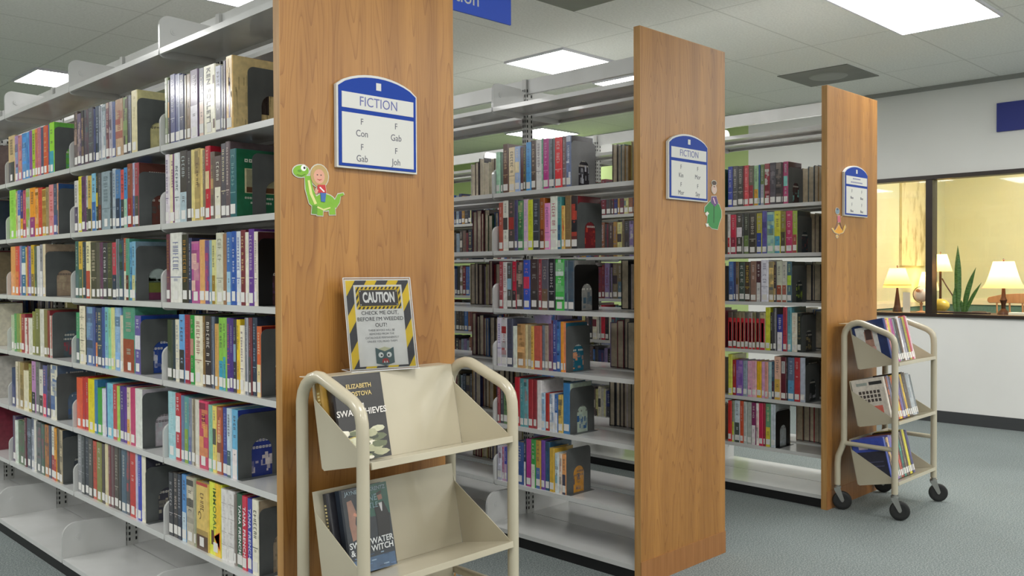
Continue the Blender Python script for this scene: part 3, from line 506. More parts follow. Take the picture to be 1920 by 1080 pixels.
def cname(h):
    c=tuple(int(h[i:i+2],16) for i in (0,2,4)); return min(NL,key=lambda q:sum((a-b)**2 for a,b in zip(q[1],c)))[0]
ORD='first second third fourth fifth sixth seventh eighth ninth tenth eleventh twelfth thirteenth fourteenth fifteenth sixteenth seventeenth eighteenth nineteenth twentieth twenty-first twenty-second'.split()
LEV=['top','second','third','fourth','fifth','lowest']; BAY=['front','second','third']; RNG={1:'left',2:'middle',3:'right'}
SUF={'p':'','t':'with printed lettering','a':'with mottled picture','s':'two-tone','m':'banded','v':'striped','g':'lined','r':'red-jacketed'}
ARTS={'A1':'wood','A2':'green','B3':'land'}
stuff=MB()
ALL=[]
for (ID,rg,sec,sh,ins,cv,kind,s) in ROWS:
    its=[i.split() for i in s.split(';')]; lim=(T+SEC*sec-.010)*1000
    bs=[[float(i[0]),float(i[1]),float(i[2])]+i[3:] for i in its]
    y0=bs[0][0]; ye=bs[-1][0]-bs[-1][1]
    top=min(y0,lim) if sec>1 or rg==3 else min(y0,lim)
    k=(top-ye)/(y0-ye)
    if y0<lim: k=1
    cur=[((b[0]-ye)*k+ye)/1000 for b in bs]+[ye/1000]
    for n,b in enumerate(bs):
        yA,yB=cur[n],cur[n+1]; yA-=.0004; yB+=.0004
        X=XF[rg]+LIP+.012; d2=(X-CX)**2+((yA+yB)/2-CY)**2
        ALL.append(dict(ID=ID,rg=rg,sec=sec,sh=sh,n=n,N=len(bs),yA=yA,w=yA-yB,h=b[2]/1000,base=b[3],acc=b[4],st=b[5],last=n==len(bs)-1,ins=ins,cv=cv,kind=kind,area=(yA-yB)*b[2]/d2))
    ALL[-1]['plate']=(ye/1000,ins,kind)
order=sorted(range(len(ALL)),key=lambda i:-ALL[i]['area'])
solo=set(order[:300])
def rowlabel(B):
    suf=SUF.get(B['st'],''); c=cname(B['base'])
    if B['st']=='r': c='red'
    pre=(suf+' ' if B['st'] in 'smvg' else '')+c
    if B['st']=='K': pre='thick cream KEN FOLLETT'
    if B['st']=='I': pre='yellow IMMORAL'
    if B['st']=='T': pre=c+' TANA FRENCH'
    if B['st']=='t': pre='printed '+c
    if B['st']=='a': pre='patterned '+c
    return f"{pre} book, {ORD[B['n']]} from left, {LEV[B['sh']-1]} book shelf, {BAY[B['sec']-1]} bay, {RNG[B['rg']]} range"
for i,B in enumerate(ALL):
    rnd=random.Random(i*7+3); D=min(.178,B['h']*.70)*rnd.uniform(.93,1); X=XF[B['rg']]+LIP+.012+rnd.uniform(0,.004); z=ZS[B['rg']][B['sh']-1]+.0202
    c,pg,lb=book_parts(B['w'],B['h'],D,B['base'],B['acc'],B['st'],rnd)
    if B['last']: cover_art(c,D,B['w'],B['h'],B['cv'],B['acc'],rnd,-B['w'],ARTS.get(B['ID'],'x'))
    loc=(X,B['yA'],z)
    if i in solo:
        o=c.build('book',M_jacket,None,loc); pg.build('page_block',M_pages,o); 
        if lb: l=lb.build('spine_label',M_white,o); l['label']='white call number sticker'
        tag(o,rowlabel(B),'book',f"books on the {LEV[B['sh']-1]} shelf, {BAY[B['sec']-1]} bay of the {RNG[B['rg']]} range")
    else:
        pg.c=[PAG]*len(pg.f); Mx=Matrix.Translation(loc); stuff.add(c,Mx); stuff.add(pg,Mx)
        if lb: lb.c=[WHT]*len(lb.f); stuff.add(lb,Mx)
# books on the far sides and deeper bays, seen through the gaps
PAL='5a4a48 8a7aa8 3c3440 2c3a78 7c7058 e4dce4 c8203a 4c4444 dcd894 4070b8 7a2a38 38406a 6a3048 8f9fb0 6a5a58 2c5a40 e8e2cc 30384a 946048 d0ccc4 4a4a50 803040 58788a b08848 484850 26282c'.split()
def fill(rg,side,sec,sh,ya,yb,seed):
    rnd=random.Random(seed); y=yb; z=ZS[rg][sh]+.0202
    while y-.05>ya:
        w=rnd.uniform(.018,.045); h=rnd.uniform(.205,.242); D=rnd.uniform(.145,.17); c,pg,lb=book_parts(w,h,D,rnd.choice(PAL),rnd.choice(PAL),rnd.choice('ttasmpv'),rnd)
        pg.c=[clr(PAG,rnd.uniform(.7,1.1))]*len(pg.f); lb.c=[WHT]*len(lb.f)
        if side==0: Mx=Matrix.Translation((XF[rg]+LIP+.012,y,z))
        else: Mx=Matrix.Translation((XF[rg]+WR-LIP-.012,y-w,z))@Matrix.Rotation(pi,4,'Z')
        for b in (c,pg,lb): stuff.add(b,Mx)
        y-=w+.0008
for sh in range(6):
    for n in range(5):
        a=T+SEC*n+.01; b=T+SEC*(n+1)-.01
        if n>=3: fill(1,0,n,sh,a+.3,b,1000+sh*10+n)
        fill(1,1,n,sh,a+.05,b-.05,2000+sh*10+n)
        if n>=2: fill(2,0,n,sh,a+.3,b,3000+sh*10+n)
        if n==0: fill(2,1,n,sh,a,a+(.42,.30,.36,.44,.44,.12)[sh],4000+sh)
        elif n==1: fill(2,1,n,sh,a,a+.50,4100+sh)
        else: fill(2,1,n,sh,a,b-.3,4200+sh*10+n)
        if n==0: fill(3,0,n,sh,.672,b,5000+sh); fill(3,1,n,sh,a,a+.34,5100+sh)
        elif n<5: fill(3,0,n,sh,a+(.3 if n==1 else .12),b,5200+sh*10+n)
        if 0<n<5 and (sh>0 or n in (2,)): fill(3,1,n,sh,a,b-(.25 if sh<4 else .55),5300+sh*10+n)
so=stuff.build('shelved_books',M_jacket); tag(so,'smaller and half-hidden shelved books in the deeper bays and on the far sides of the ranges','books','books of the deeper bays',kind='stuff')
# bookends
def plate_mesh(m,name):
    W_,H_=.168,.208; hx0,hx1,hz1=.048,.122,.085
    # outline minus arched hole as two halves
    r=.022
    def cpts(x,z,a0,a1,rr): return [(x+rr*cos(radians(a)),z+rr*sin(radians(a))) for a in range(a0,a1+1 if a1>a0 else a1-1,15 if a1>a0 else -15)]
    xm=(hx0+hx1)/2; R_=(hx1-hx0)/2
    left=[(0,0)]+[(hx0,0)]+[(xm-R_*cos(radians(a)),hz1+R_*sin(radians(a))) for a in range(0,91,15)]+[(xm,H_)]+cpts(r,H_-r,90,180,r)
    right=[(hx1,0),(W_,0)]+cpts(W_-r,H_-r,0,90,r)+[(xm,H_)]+[(xm+R_*sin(radians(a)),hz1+R_*cos(radians(a))) for a in range(0,91,15)]
    b=MB(); f=lambda x,z,t:(x,t,z)
    b.prism(left,f,-.0012,0); b.prism(right,f,-.0012,0)
    b.box(.055,.115,0,.09,-.0002,.0008)
    b.box(0,W_,-.025,-.0012,-.0002,.0008)
    return mesh_of(b,name,m)
PL={'G':plate_mesh(M_bookend,'bookend'),'B':plate_mesh(M_bookendB,'bookend'),'N':plate_mesh(M_bookend,'bookend')}
PLg=plate_mesh(M_bookendG,'bookend')
for B in ALL:
    if 'plate' in B:
        ye,ins,kind=B['plate']; me=PLg if B['ID']=='F1' else PL[kind]
        o=bpy.data.objects.new('bookend',me); COL.objects.link(o); o.location=(XF[B['rg']]+LIP+.014+ins,ye-.0012,ZS[B['rg']][B['sh']-1]+.0205)
        tag(o,f"{'black' if kind=='B' else 'mid grey' if B['ID']=='F1' else 'dark grey'} arched steel bookend on the {LEV[B['sh']-1]} book shelf, {BAY[B['sec']-1]} bay, {RNG[B['rg']]} range",'bookend','arched steel bookends')
# ---------------------------------------------------------------- wall-mounted directory signs on the end panels
def add_text(parent,txt,size,x,z,y,m,name='lettering',sx=1,align='CENTER',rot=None):
    t=text_mesh(txt,size,align,.0003,sx); o=t.build(name,m,parent); o.location=(x,y,z); o.rotation_euler=(pi/2,0,0); return o
def directory_sign(r,cells,label,head='FICTION'):
    x0=XF[r]+.176; root=empty('directory_sign',(x0+.148,-.001,1.597),0,label,'sign','fiction directory signs')
    w=.148; h=.241; ap=.284
    def outline(i,zb,hs,apx): 
        ww=w-i; pts=[(-ww,zb),(ww,zb),(ww,hs)]
        for k in range(1,12):
            t=k/12; a=ww*(1-2*t); pts.append((a, hs+(apx-hs)*(1-(a/ww)**2)**.75))
        pts.append((-ww,hs)); return pts
    f=lambda x,z,t:(x,t,z)
    MB().prism(outline(0,0,h,ap),f,-.014,0).build('backing_plate',M_signw,root,bevel=.001)
    MB().prism(outline(.006,.006,h-.003,ap-.008),f,-.0165,-.014).build('blue_face',M_blue,root)
    MB().box(-w+.016,w-.016,-.0175,-.0165,.176,.222).build('header_insert',M_signw,root)
    MB().box(-w+.016,w-.016,-.0175,-.0165,.014,.163).build('listing_insert',M_signw,root)
    MB().box(-.009,.009,-.0175,-.0165,.240,.262).build('emblem',M_signw,root)
    if head=='FICTION': add_text(root,head,.040,0,.199,-.0176,M_bluein,'heading',.92)
    else:
        b=MB(); rnd=random.Random(5)
        for k in range(9): b.box(-.05+.011*k,-.043+.011*k,-.0179,-.0175,.206,.213)
        for k in range(13): b.box(-.075+.0115*k,-.068+.0115*k,-.0179,-.0175,.186,.193)
        b.build('heading',M_bluein,root)
    for (u,z),t in zip([(-.062,.139),(-.062,.104),(-.062,.064),(-.062,.030),(.064,.139),(.064,.104),(.064,.064),(.064,.030)],cells):
        if t=='~': MB().box(u-.017,u-.008,-.0179,-.0175,z-.007,z+.007).box(u-.004,u+.004,-.0179,-.0175,z-.007,z+.002).box(u+.008,u+.015,-.0179,-.0175,z-.008,z+.002).build('listing',M_ink,root)
        else: add_text(root,t,.028 if len(t)>1 else .026,u,z,-.0176,M_ink,'listing',.9)
directory_sign(1,['F','Con','F','Gab','F','Gab','F','Joh'],'blue and white arched FICTION sign listing Con, Gab and Joh')
directory_sign(2,['F','Kin','F','Mor','F','Mor','F','Say'],'blue and white arched FICTION sign listing Kin, Mor and Say')
directory_sign(3,['F','~','F','~','F','~','F','~'],'smallest looking blue and white arched sign, on the end panel behind the full trolley','X')
# ---------------------------------------------------------------- paper cut-out figures taped to the panels
def ell(cx,cy,rx,ry,a0=0,n=18): return [(cx+rx*cos(2*pi*k/n)*cos(a0)-ry*sin(2*pi*k/n)*sin(a0), cy+rx*cos(2*pi*k/n)*sin(a0)+ry*sin(2*pi*k/n)*cos(a0)) for k in range(n)]
def strip(pts,ws):
    L=[];R_=[]
    for i,(x,y) in enumerate(pts):
        a=pts[max(i-1,0)]; b=pts[min(i+1,len(pts)-1)]; dx,dy=b[0]-a[0],b[1]-a[1]; l=math.hypot(dx,dy); nx,ny=-dy/l,dx/l; w=ws[i]/2
        L.append((x+nx*w,y+ny*w)); R_.append((x-nx*w,y-ny*w))
    return L+R_[::-1]
def cutout(name,shapes,tf,label,cat='cutout figure',outline=7):
    """shapes: list of (part name, outline points in design units, colour); tf maps to panel x,z"""
    zs=[tf(x,y) for _,p,_ in shapes for x,y in p]; bx=sum(a for a,_ in zs)/len(zs); bz=min(b for _,b in zs)
    root=empty(name,(bx,-.001,bz),0,label,cat,'taped paper cut-outs'); groups={}
    base=MB()
    for k,(pn,pts,col) in enumerate(shapes):
        cx=sum(p[0] for p in pts)/len(pts); cy=sum(p[1] for p in pts)/len(pts)
        out=[]
        for x,y in pts:
            d=math.hypot(x-cx,y-cy) or 1; out.append(tf(x+(x-cx)/d*outline,y+(y-cy)/d*outline))
        f=lambda a,b,t:(a-bx,t,b-bz)
        base.prism(out,f,-.0010-k*.00001,-.0001,lin('c8c8bc'))
        g=groups.setdefault(pn,MB()); g.prism([tf(x,y) for x,y in pts],f,-.0016-k*.0001,-.0009,lin(col))
    base.build('paper_backing',M_paper,root)
    for pn,g in groups.items(): g.build(pn,M_paper,root)
G='7cb030'; G2='5c9028'
cutout('dinosaur_rider_cutout',[
 ('dinosaur',strip([(165,740),(175,830),(200,910),(250,950)],[38,48,62,70]),G),('dinosaur',ell(275,915,72,58),G),('dinosaur',strip([(330,930),(360,900),(372,860),(402,848)],[60,34,24,16]),G),
 ('dinosaur',strip([(210,940),(205,1000)],[34,34]),G2),('dinosaur',strip([(245,950),(243,1008)],[38,38]),G),('dinosaur',strip([(322,940),(326,998)],[40,40]),G),
 ('dinosaur',ell(122,712,50,40,-.25),G),('dinosaur',strip([(170,770),(185,860),(215,930)],[14,18,18]),'dcd890'),('dinosaur',ell(112,712,13,9),G2),('dinosaur',ell(138,690,17,20),'f0f0ec'),('dinosaur',ell(143,688,7,9),'282828'),('dinosaur',strip([(95,738),(125,745),(150,730)],[3,5,3]),'405018'),('dinosaur',strip([(225,950),(265,968),(310,950)],[10,12,8]),'dcd890'),
 ('rider',ell(240,735,58,78),'b89c64'),('rider',ell(238,738,36,50),'d8a088'),('rider',ell(226,728,5,4),'403028'),('rider',ell(250,728,5,4),'403028'),('rider',strip([(224,758),(240,764),(254,757)],[3,7,3]),'a83838'),
 ('rider',strip([(252,795),(255,850)],[50,58]),'c03034'),('rider',strip([(225,830),(215,860)],[16,12]),'d8a088'),('rider',strip([(240,812),(270,842)],[9,9]),'e8e4e0'),('rider',strip([(264,850),(262,912)],[36,26]),'3c68a8')],
 lambda x,y:(-1.603+(x-70)*.000507, 1.607-(y-640)*.000413),'paper cut-out of a blond rider in red on a green dinosaur')
cutout('green_jacket_cutout',[
 ('jacket',[(500,760),(450,810),(445,850),(480,850),(470,940),(520,975),(575,980),(590,930),(612,880),(612,830),(590,780),(560,765),(540,790)],'2c8440'),('jacket',strip([(480,850),(462,870)],[24,20]),'e0d8d0'),('jacket',strip([(470,940),(475,960)],[24,16]),'e8e4dc'),
 ('jacket',strip([(538,790),(535,930)],[8,5]),'184820'),('figure',[(515,720),(560,715),(580,770),(545,800),(505,770)],'604478'),('figure',strip([(530,730),(550,775)],[10,8]),'e0b8c8'),('figure',ell(540,660,22,34),'ccb0a4'),('figure',ell(540,610,22,18),'4c3c34'),('figure',ell(540,640,9,4),'3c3030')],
 lambda x,y:(.462+(x-440)*.00082, 1.700-(y-590)*.000560),'paper cut-out of a person in a green jacket below the Kin and Mor sign',outline=5)
cutout('yellow_boat_cutout',[
 ('boat',[(125,905),(160,945),(210,955),(265,940),(300,880),(290,850),(275,870),(262,925),(215,870),(160,925),(140,895)],'e0b458'),('boat',[(165,935),(212,855),(262,930),(215,960)],'e09c30'),
 ('boat',strip([(160,920),(205,800)],[7,5]),'6c3838'),('boat',strip([(250,900),(215,800)],[7,5]),'6c3838'),('boat',ell(190,985,12,14),'dcb060'),
 ('figure',ell(195,712,22,30),'7890a0'),('figure',ell(192,690,14,12),'4c5870'),('figure',strip([(210,760),(214,830)],[34,36]),'c86878'),('figure',strip([(240,770),(268,750)],[6,5]),'d8b070')],
 lambda x,y:(1.699+(x-120)*.00096, 1.655-(y-640)*.000505),'small paper cut-out of a figure on an orange and yellow boat shape',outline=5)
# ---------------------------------------------------------------- blue overhead sign and blue wall sign
o=empty('hanging_sign',(-.57,.5,2.342),0,'blue hanging aisle sign with white letters beside the top of the largest end panel','sign')
MB().box(-.327,.327,-.004,.004,0,.24).build('sign_board',mat('sign_blue_bright','2450c8',.5),o)
add_text(o,'Fiction',.085,.145,.065,-.0045,M_signw,'lettering',1,'RIGHT')
for s in (-1,1): MB().tube([(s*.28,0,.24),(s*.28,0,ZC-2.342)],.0012,6).build('wire',M_chrome,o)
MB().box(XW-.022,XW-.002,-1.3,.168,2.42,2.652).build('wall_sign',mat('sign_navy','1e2c80',.5)).update_tag() 
tag(bpy.data.objects['wall_sign'],'long plain navy blue sign board on the white wall above the window','sign')
# ---------------------------------------------------------------- book trolleys
TW=.535
CA={(False,True):28,(True,True):20,(False,False):24,(True,False):30}
def arc(c,r,a0,a1,n=6): return [(c[0]+r*cos(radians(a0+(a1-a0)*k/n)), c[1]+r*sin(radians(a0+(a1-a0)*k/n))) for k in range(n+1)]
def trolley(x0,y0,rz,label):
    root=empty('book_trolley',(x0,y0,0),rz,label,'book trolley','cream steel book trolleys')
    RB=.0165
    # side frame path in (y,z): rear foot -> kink -> rear post -> over the top -> front post -> front foot
    path=[(.036,.135),(.036,.25),(.032,.29),(.008,.35),(0,.38),(0,.90)]
    path+=[( -.078+.078*cos(radians(a)), .938+.078*sin(radians(a))) for a in (5,25,45,65,85,100,112)]
    path+=[(-.232,.964)]
    path+=[(-.252,.950),(-.264,.935),(-.270,.912),(-.272,.88),(-.272,.5),(-.272,.135)]
    for x in (0,TW):
        MB().tube([(x,a,b) for a,b in path],RB,14).build('side_frame',M_cart,root,smooth=True)
        MB().tube([(x,.003,.366),(x,-.272,.362)],.0125,12).build('side_rail',M_cart,root,smooth=True)
    for k,dz in enumerate((0,-.306,-.62)):
        A=(-.0225,1.005+dz); A2=(-.030,.972+dz); B=(-.070,.769+dz); Cc=(-.275,.814+dz)
        tr=MB(); t=.002; xa,xb=RB-.001,TW-RB+.001
        tr.box(0,0,0,0,0,0); tr=MB()
        f=lambda a,b,x:(x,a,b)
        # back plate, floor, front lip tube
        n1=((A[1]-B[1]),-(A[0]-B[0])); l=math.hypot(*n1); n1=(n1[0]/l*t,n1[1]/l*t)
        tr.prism([B,A,(A[0]+n1[0],A[1]+n1[1]),(B[0]+n1[0],B[1]+n1[1])][::-1],f,xa,xb)
        tr.prism([B,Cc,(Cc[0],Cc[1]-t),(B[0],B[1]-t)],f,xa,xb)
        lip=[(-.275,.814+dz),(-.287,.8165+dz),(-.289,.799+dz),(-.283,.797+dz),(-.280,.811+dz)]
        tr.prism(lip,f,xa,xb)
        if k==0: tr.prism([(A[0],A[1]),(A[0]+.060,A[1]),(A[0]+.060,A[1]+.002),(A[0],A[1]+.002)],f,xa,xb)
        tray=tr.build('tray',M_cart,root,bevel=.0006)
        tri=[(A2[0],A2[1]),(A2[0]-.006,A2[1]-.020),(Cc[0],Cc[1]+.003),(Cc[0],Cc[1]-.006),(B[0]-.010,B[1]-.004),(B[0]-.001,B[1]+.004)]
        for x in (xa,xb): MB().prism(tri,f,x-.0012,x+.0012).build('side_plate',M_cart,tray)
    for x in (0,TW):
        for y in (.036,-.272):
            c=MB(); c.lathe([(.013,.118),(.019,.118),(.019,.128),(.0125,.130),(.0125,.140)],0,0,16)
            for o_ in (-.016,.0135): c.prism([(-.014,.118),(.018,.118),(.016,.105),(-.018,.045),(-.030,.045),(-.034,.055)],lambda a,b,t:(t,a,b),o_,o_+.0025)
            ca=c.build('caster',M_chrome,root,(x,y,0),(0,0,radians(CA[(x>0,y>0)])),smooth=True)
            wl=MB(); prof=[(.0,.012),(.030,.012),(.040,.0125),(.047,.010),(.050,.004),(.050,-.004),(.047,-.010),(.040,-.0125),(.030,-.012),(.0,-.012)]
            n=26
            for (r,tx) in prof:
                for k in range(n): an=2*pi*k/n; wl.v.append((tx,-.024+r*cos(an),.050+r*sin(an)))
            for i in range(len(prof)-1):
                for k in range(n): k2=(k+1)%n; wl.f.append((i*n+k,i*n+k2,(i+1)*n+k2,(i+1)*n+k)); wl.c.append(None)
            wl.build('wheel',M_rubber,ca,smooth=True)
            MB().tube([(-.018,-.024,.05),(.018,-.024,.05)],.007,10).build('axle',M_chrome,ca)
    return root
FT=trolley(1.716,-.066,0,'cream steel book trolley full of paperbacks beside the right end panel')
NT=trolley(-1.642,-.105,radians(1.0),'nearly empty cream steel book trolley before the largest end panel')
TILT=math.atan2(.046,.203)
def tray_matrix(px,py,rz,dz):
    """frame at the tray's inner corner: local x along the tray, y down-slope towards the lip, z up the back plate"""
    up=Vector((0,sin(TILT),cos(TILT))); fw=Vector((0,-cos(TILT),sin(TILT))); ex=Vector((1,0,0)); o=Vector((0,-.0725,.7715+dz))
    L=Matrix(((1,fw.x,up.x,o.x),(0,fw.y,up.y,o.y),(0,fw.z,up.z,o.z),(0,0,0,1)))
    return Matrix.Translation((px,py,0))@Matrix.Rotation(rz,4,'Z')@L
def put(o,M_): o.matrix_world=M_; return o
FTM=[tray_matrix(1.716,-.066,0,dz) for dz in (0,-.306,-.62)]
ROWT=[('top','2c4080 c8ccd8 24 238;e09098 f0c8c8 20 232;f0dc60 d8b838 22 236;c888a8 a04878 17 230;b050a0 e06068 22 232;8c949c 505860 20 228;54585c 3c4044 22 232;705850 584440 18 225;ece8ec c8c0d0 22 238;9890a4 b8b8c4 24 230;5c5c6c a0a0a8 16 226;b8a850 78a050 26 234;c05068 d84868 24 240;f0d8e0 e0b0c0 16 236'),
 ('middle','e8e0d4 c84030 20 236;503c38 c8682c 22 232;7c7c9c 585880 20 236;4c4854 303040 18 230;d86838 e0a040 16 230;e8c828 f0d840 24 234;b04030 e0c028 12 228;7060a0 504480 28 230;5c5068 807890 22 226;e8c040 d8b038 22 230;4c4440 605850 20 240;6c6058 504840 22 236;b0b8bc 8c949c 24 226;d0d4d8 a8b0b4 22 228;788084 9ca4a8 18 218'),
 ('lower','3850b0 202848 24 230;303048 e8b060 20 226;e8c890 c05830 18 224;6c68b8 8888d0 24 232;9c80b8 6c5898 18 228;788878 5c7060 22 230;b04838 e07848 24 232;702c30 4c2428 16 226;3c9080 283838 24 228;5c4c44 786050 28 230;4c3838 705c50 20 236;e0d430 e8e060 28 238;303030 585048 14 226;585090 404078 20 232')]
for ti,(tn,s) in enumerate(ROWT):
    x=.0205; its=[i.split() for i in s.split(';')]; k=(.315 if ti!=1 else .36)/sum(float(i[2]) for i in its)*1000
    for n,(b,a,w,h) in enumerate(its):
        w=float(w)/1000*k; h=float(h)/1000; rnd=random.Random(900+ti*50+n); D=.155 if n else .175
        c,pg,lb=book_parts(w-.0006,h,D,b,a,'tasptma'[n%7] if n else 'p',rnd)
        if n==0:
            # front cover of the leftmost one shows through the frame: faces -x
            yy=.0006
            def q(x0,x1,z0,z1,col,k_=0): c.quad([(x0,yy+k_*.0002,z0),(x1,yy+k_*.0002,z0),(x1,yy+k_*.0002,z1),(x0,yy+k_*.0002,z1)][::-1],lin(col))
            if ti==0:
                q(.002,D,.001,h-.001,'243868'); q(.045,D-.015,.03,h-.03,'d8d8d4',1); q(.07,.115,.04,h-.055,'b08878',2); q(.075,.11,h-.10,h-.045,'503c38',3); q(.065,.12,.035,.10,'d8a8a0',3)
            elif ti==1:
                q(.002,D,.001,h-.001,'d8d0c4'); q(.01,.08,h-.035,h-.018,'303030',1); q(.09,.15,h-.035,h-.02,'a0a8a0',1)
                for r_ in range(3): 
                    for c_ in range(6): q(.03+c_*.02,.044+c_*.02,h-.08-r_*.022,h-.064-r_*.022,'4c4440',1)
                q(.03,.13,.05,.09,'d87060',1)
            else:
                q(.002,D,.001,h-.001,'2c2c3c'); q(.002,D,h*.7,h-.001,'3c50b0',1); q(.09,.14,h-.055,h-.03,'e0d0dc',2); q(.02,.16,h*.35,h*.37,'505070',1); q(.02,.16,h*.45,h*.47,'505070',1)
        # book axes: depth (x) -> towards the back plate, thickness (-y) -> +tray x, height -> up
        Bm=Matrix(((0,-1,0,x),(-1,0,0,.182),(0,0,1,.0016),(0,0,0,1)))
        o=c.build('paperback',M_jacket); put(o,FTM[ti]@Bm)
        p=pg.build('page_block',M_pages,o); 
        if lb and n: l=lb.build('spine_label',M_white,o)
        extra={0:'with a portrait on its cover',1:'with bold headlines on its cover',2:'with a blue cover'}[ti] if n==0 else ''
        tag(o,(f"{cname(b)} paperback, {ORD[n]} from left, {tn} tray of the full trolley" if n else f"leftmost paperback on the {tn} tray of the full trolley, {extra}"),'paperback',f'paperbacks on the {tn} tray of the full trolley')
        x+=w
# near trolley books: lying back against the plate, covers to the front
def faced_book(ti,x,ydist,w,h,t,base,label,art):
    Mx=tray_matrix(-1.642,-.105,radians(1.0),(0,-.306)[ti]); c=MB(); col=lin(base)
    c.box(0,w,0,.002,0,h,col); c.box(0,w,t-.002,t,0,h,col); c.prism([(0,0),(-.004,.004),(-.004,t-.004),(0,t)],lambda a,b,z:(a,b,z),0,h,col)
    o=c.build('hardcover_book',M_jacket); put(o,Mx@Matrix.Translation((x,ydist,.0016)))
    MB().box(.001,w-.004,.0022,t-.0022,.004,h-.004).build('page_block',M_pages,o)
    a=MB(); art(a,w,h,t); 
    if a.f: a.build('cover_print',M_jacket,o)
    tag(o,label,'book','books on the nearly empty trolley'); return o
def cq(a,x0,x1,z0,z1,y,col): a.quad([(x0,y,z0),(x1,y,z0),(x1,y,z1),(x0,y,z1)][::-1],lin(col) if isinstance(col,str) else col)
def ctext(a,txt,size,x,z,y,col,sx=1,align='CENTER'):
    # text faces the +y tray direction (towards the viewer): reading direction is +x
    t=text_mesh(txt,size,align,.0002,sx,.0004); t.c=[lin(col)]*len(t.f); a.add(t,Matrix(((1,0,0,x),(0,0,-1,y),(0,1,0,z),(0,0,0,1))) if False else Matrix(((1,0,0,x),(0,0,1,y),(0,1,0,z),(0,0,0,1))))
def art_swan(a,w,h,t):
    y=t+.0004; rnd=random.Random(4)
    cq(a,0,w,0,h,y,'1c1a1c')
    for k in range(70):
        xx=rnd.uniform(0,w-.03); zz=rnd.uniform(.0,h*.34)**1.0; s=rnd.uniform(.006,.026); cc=rnd.choice(['c8c8ac','8c9468','e4e0d0','60684c','a8a888','3c4434','b0a048'])
        p=[(min(w,max(0,xx+s*(1+.5*rnd.random())*cos(q_))),y+.0002+k*.00001,min(h,max(0,zz+s*.45*sin(q_)+s*.2))) for q_ in [i*pi/4 for i in range(8)]][::-1]; a.quad(p,lin(cc))
    ctext(a,'SWAN THIEVES',.0235,w*.50,h*.555,y+.0012,'dcd8d4',1.02); ctext(a,'THE',.010,w*.5,h*.64,y+.0012,'dcd8d4')
    ctext(a,'ELIZABETH',.017,w*.5,h*.86,y+.0012,'c8b070'); ctext(a,'KOSTOVA',.017,w*.5,h*.77,y+.0012,'c8b070'); ctext(a,'A NOVEL',.007,w*.5,h*.45,y+.0012,'a8a49c')
    a.box(-.0045,-.004,.004,t-.004,.02,.05,WHT)
def art_sweet(a,w,h,t):
    y=t+.0004; rnd=random.Random(9)
    cq(a,0,w,0,h,y,'262e38'); cq(a,w*.55,w,h*.62,h,y+.0002,'2c5c50'); cq(a,0,w*.98,0,h*.16,y+.0002,'3c5878')
    for k in range(26):
        xx=rnd.uniform(.0,w-.02); zz=rnd.uniform(.0,h*.2); cq(a,xx,xx+rnd.uniform(.004,.02),zz,zz+.003,y+.0003+k*.00001,rnd.choice(['506c94','88a0b8','304460']))
    def st(pts,ws,col,dy): 
        p=strip(pts,ws); 
        for i in range(len(pts)-1): 
            q4=[p[i],p[i+1],p[2*len(pts)-2-i],p[2*len(pts)-1-i]]; a.quad([(px_,y+dy,pz_) for px_,pz_ in q4],lin(col)); 
    st([(.020,h*.86),(.026,h*.72),(.022,h*.58),(.03,h*.40)],[.016,.026,.020,.026],'a07868',.0004)
    st([(.030,h*.70),(.062,h*.62),(.066,h*.52),(.040,h*.44)],[.008,.007,.007,.006],'c88870',.0005)
    st([(w-.030,h*.86),(w-.028,h*.80)],[.016,.014],'9c7060',.0006); st([(w-.036,h*.76),(w-.026,h*.60),(w-.03,h*.36)],[.034,.046,.040],'16161a',.0005); st([(w-.03,h*.765),(w-.028,h*.66)],[.012,.003],'d8d8dc',.0007); st([(w-.032,h*.895),(w-.030,h*.87)],[.018,.018],'3c2c28',.0007)
    ctext(a,'JAYNE ANN KRENTZ',.0145,w*.5,h*.945,y+.0012,'8ca0ac'); ctext(a,'JAYNE',.024,w*.52,h*.84,y+.0012,'7898a4'); ctext(a,'CASTLE',.020,w*.52,h*.75,y+.0012,'7898a4')
    ctext(a,'SWEETWATER',.0225,w*.5,h*.335,y+.0012,'e0e4e8'); ctext(a,'& THE WITCH',.0225,w*.5,h*.25,y+.0012,'e0e4e8')
    a.box(-.0045,-.004,.004,t-.004,.02,.05,WHT)
def art_plain(a,w,h,t):
    rnd=random.Random(3)
    for k in range(16): a.box(-.0046,-.004,t*.3,t*.65,h*.25+k*.009,h*.25+k*.009+.005,lin('d8c890'))
faced_book(0,.026,.002,.150,.228,.028,'a8843c','gold-spined book behind the swan thieves book on the nearly empty trolley',art_plain)
faced_book(0,.042,.031,.158,.232,.030,'201c20','black hardcover reading SWAN THIEVES, on the top tray of the nearly empty trolley',art_swan)
faced_book(1,.048,.002,.150,.226,.022,'2c2c34','dark book tucked behind the witch novel on the nearly empty trolley',art_plain)
faced_book(1,.072,.0245,.152,.228,.028,'28303c','dark hardcover reading SWEETWATER & THE WITCH, on the lower tray of the trolley',art_sweet)
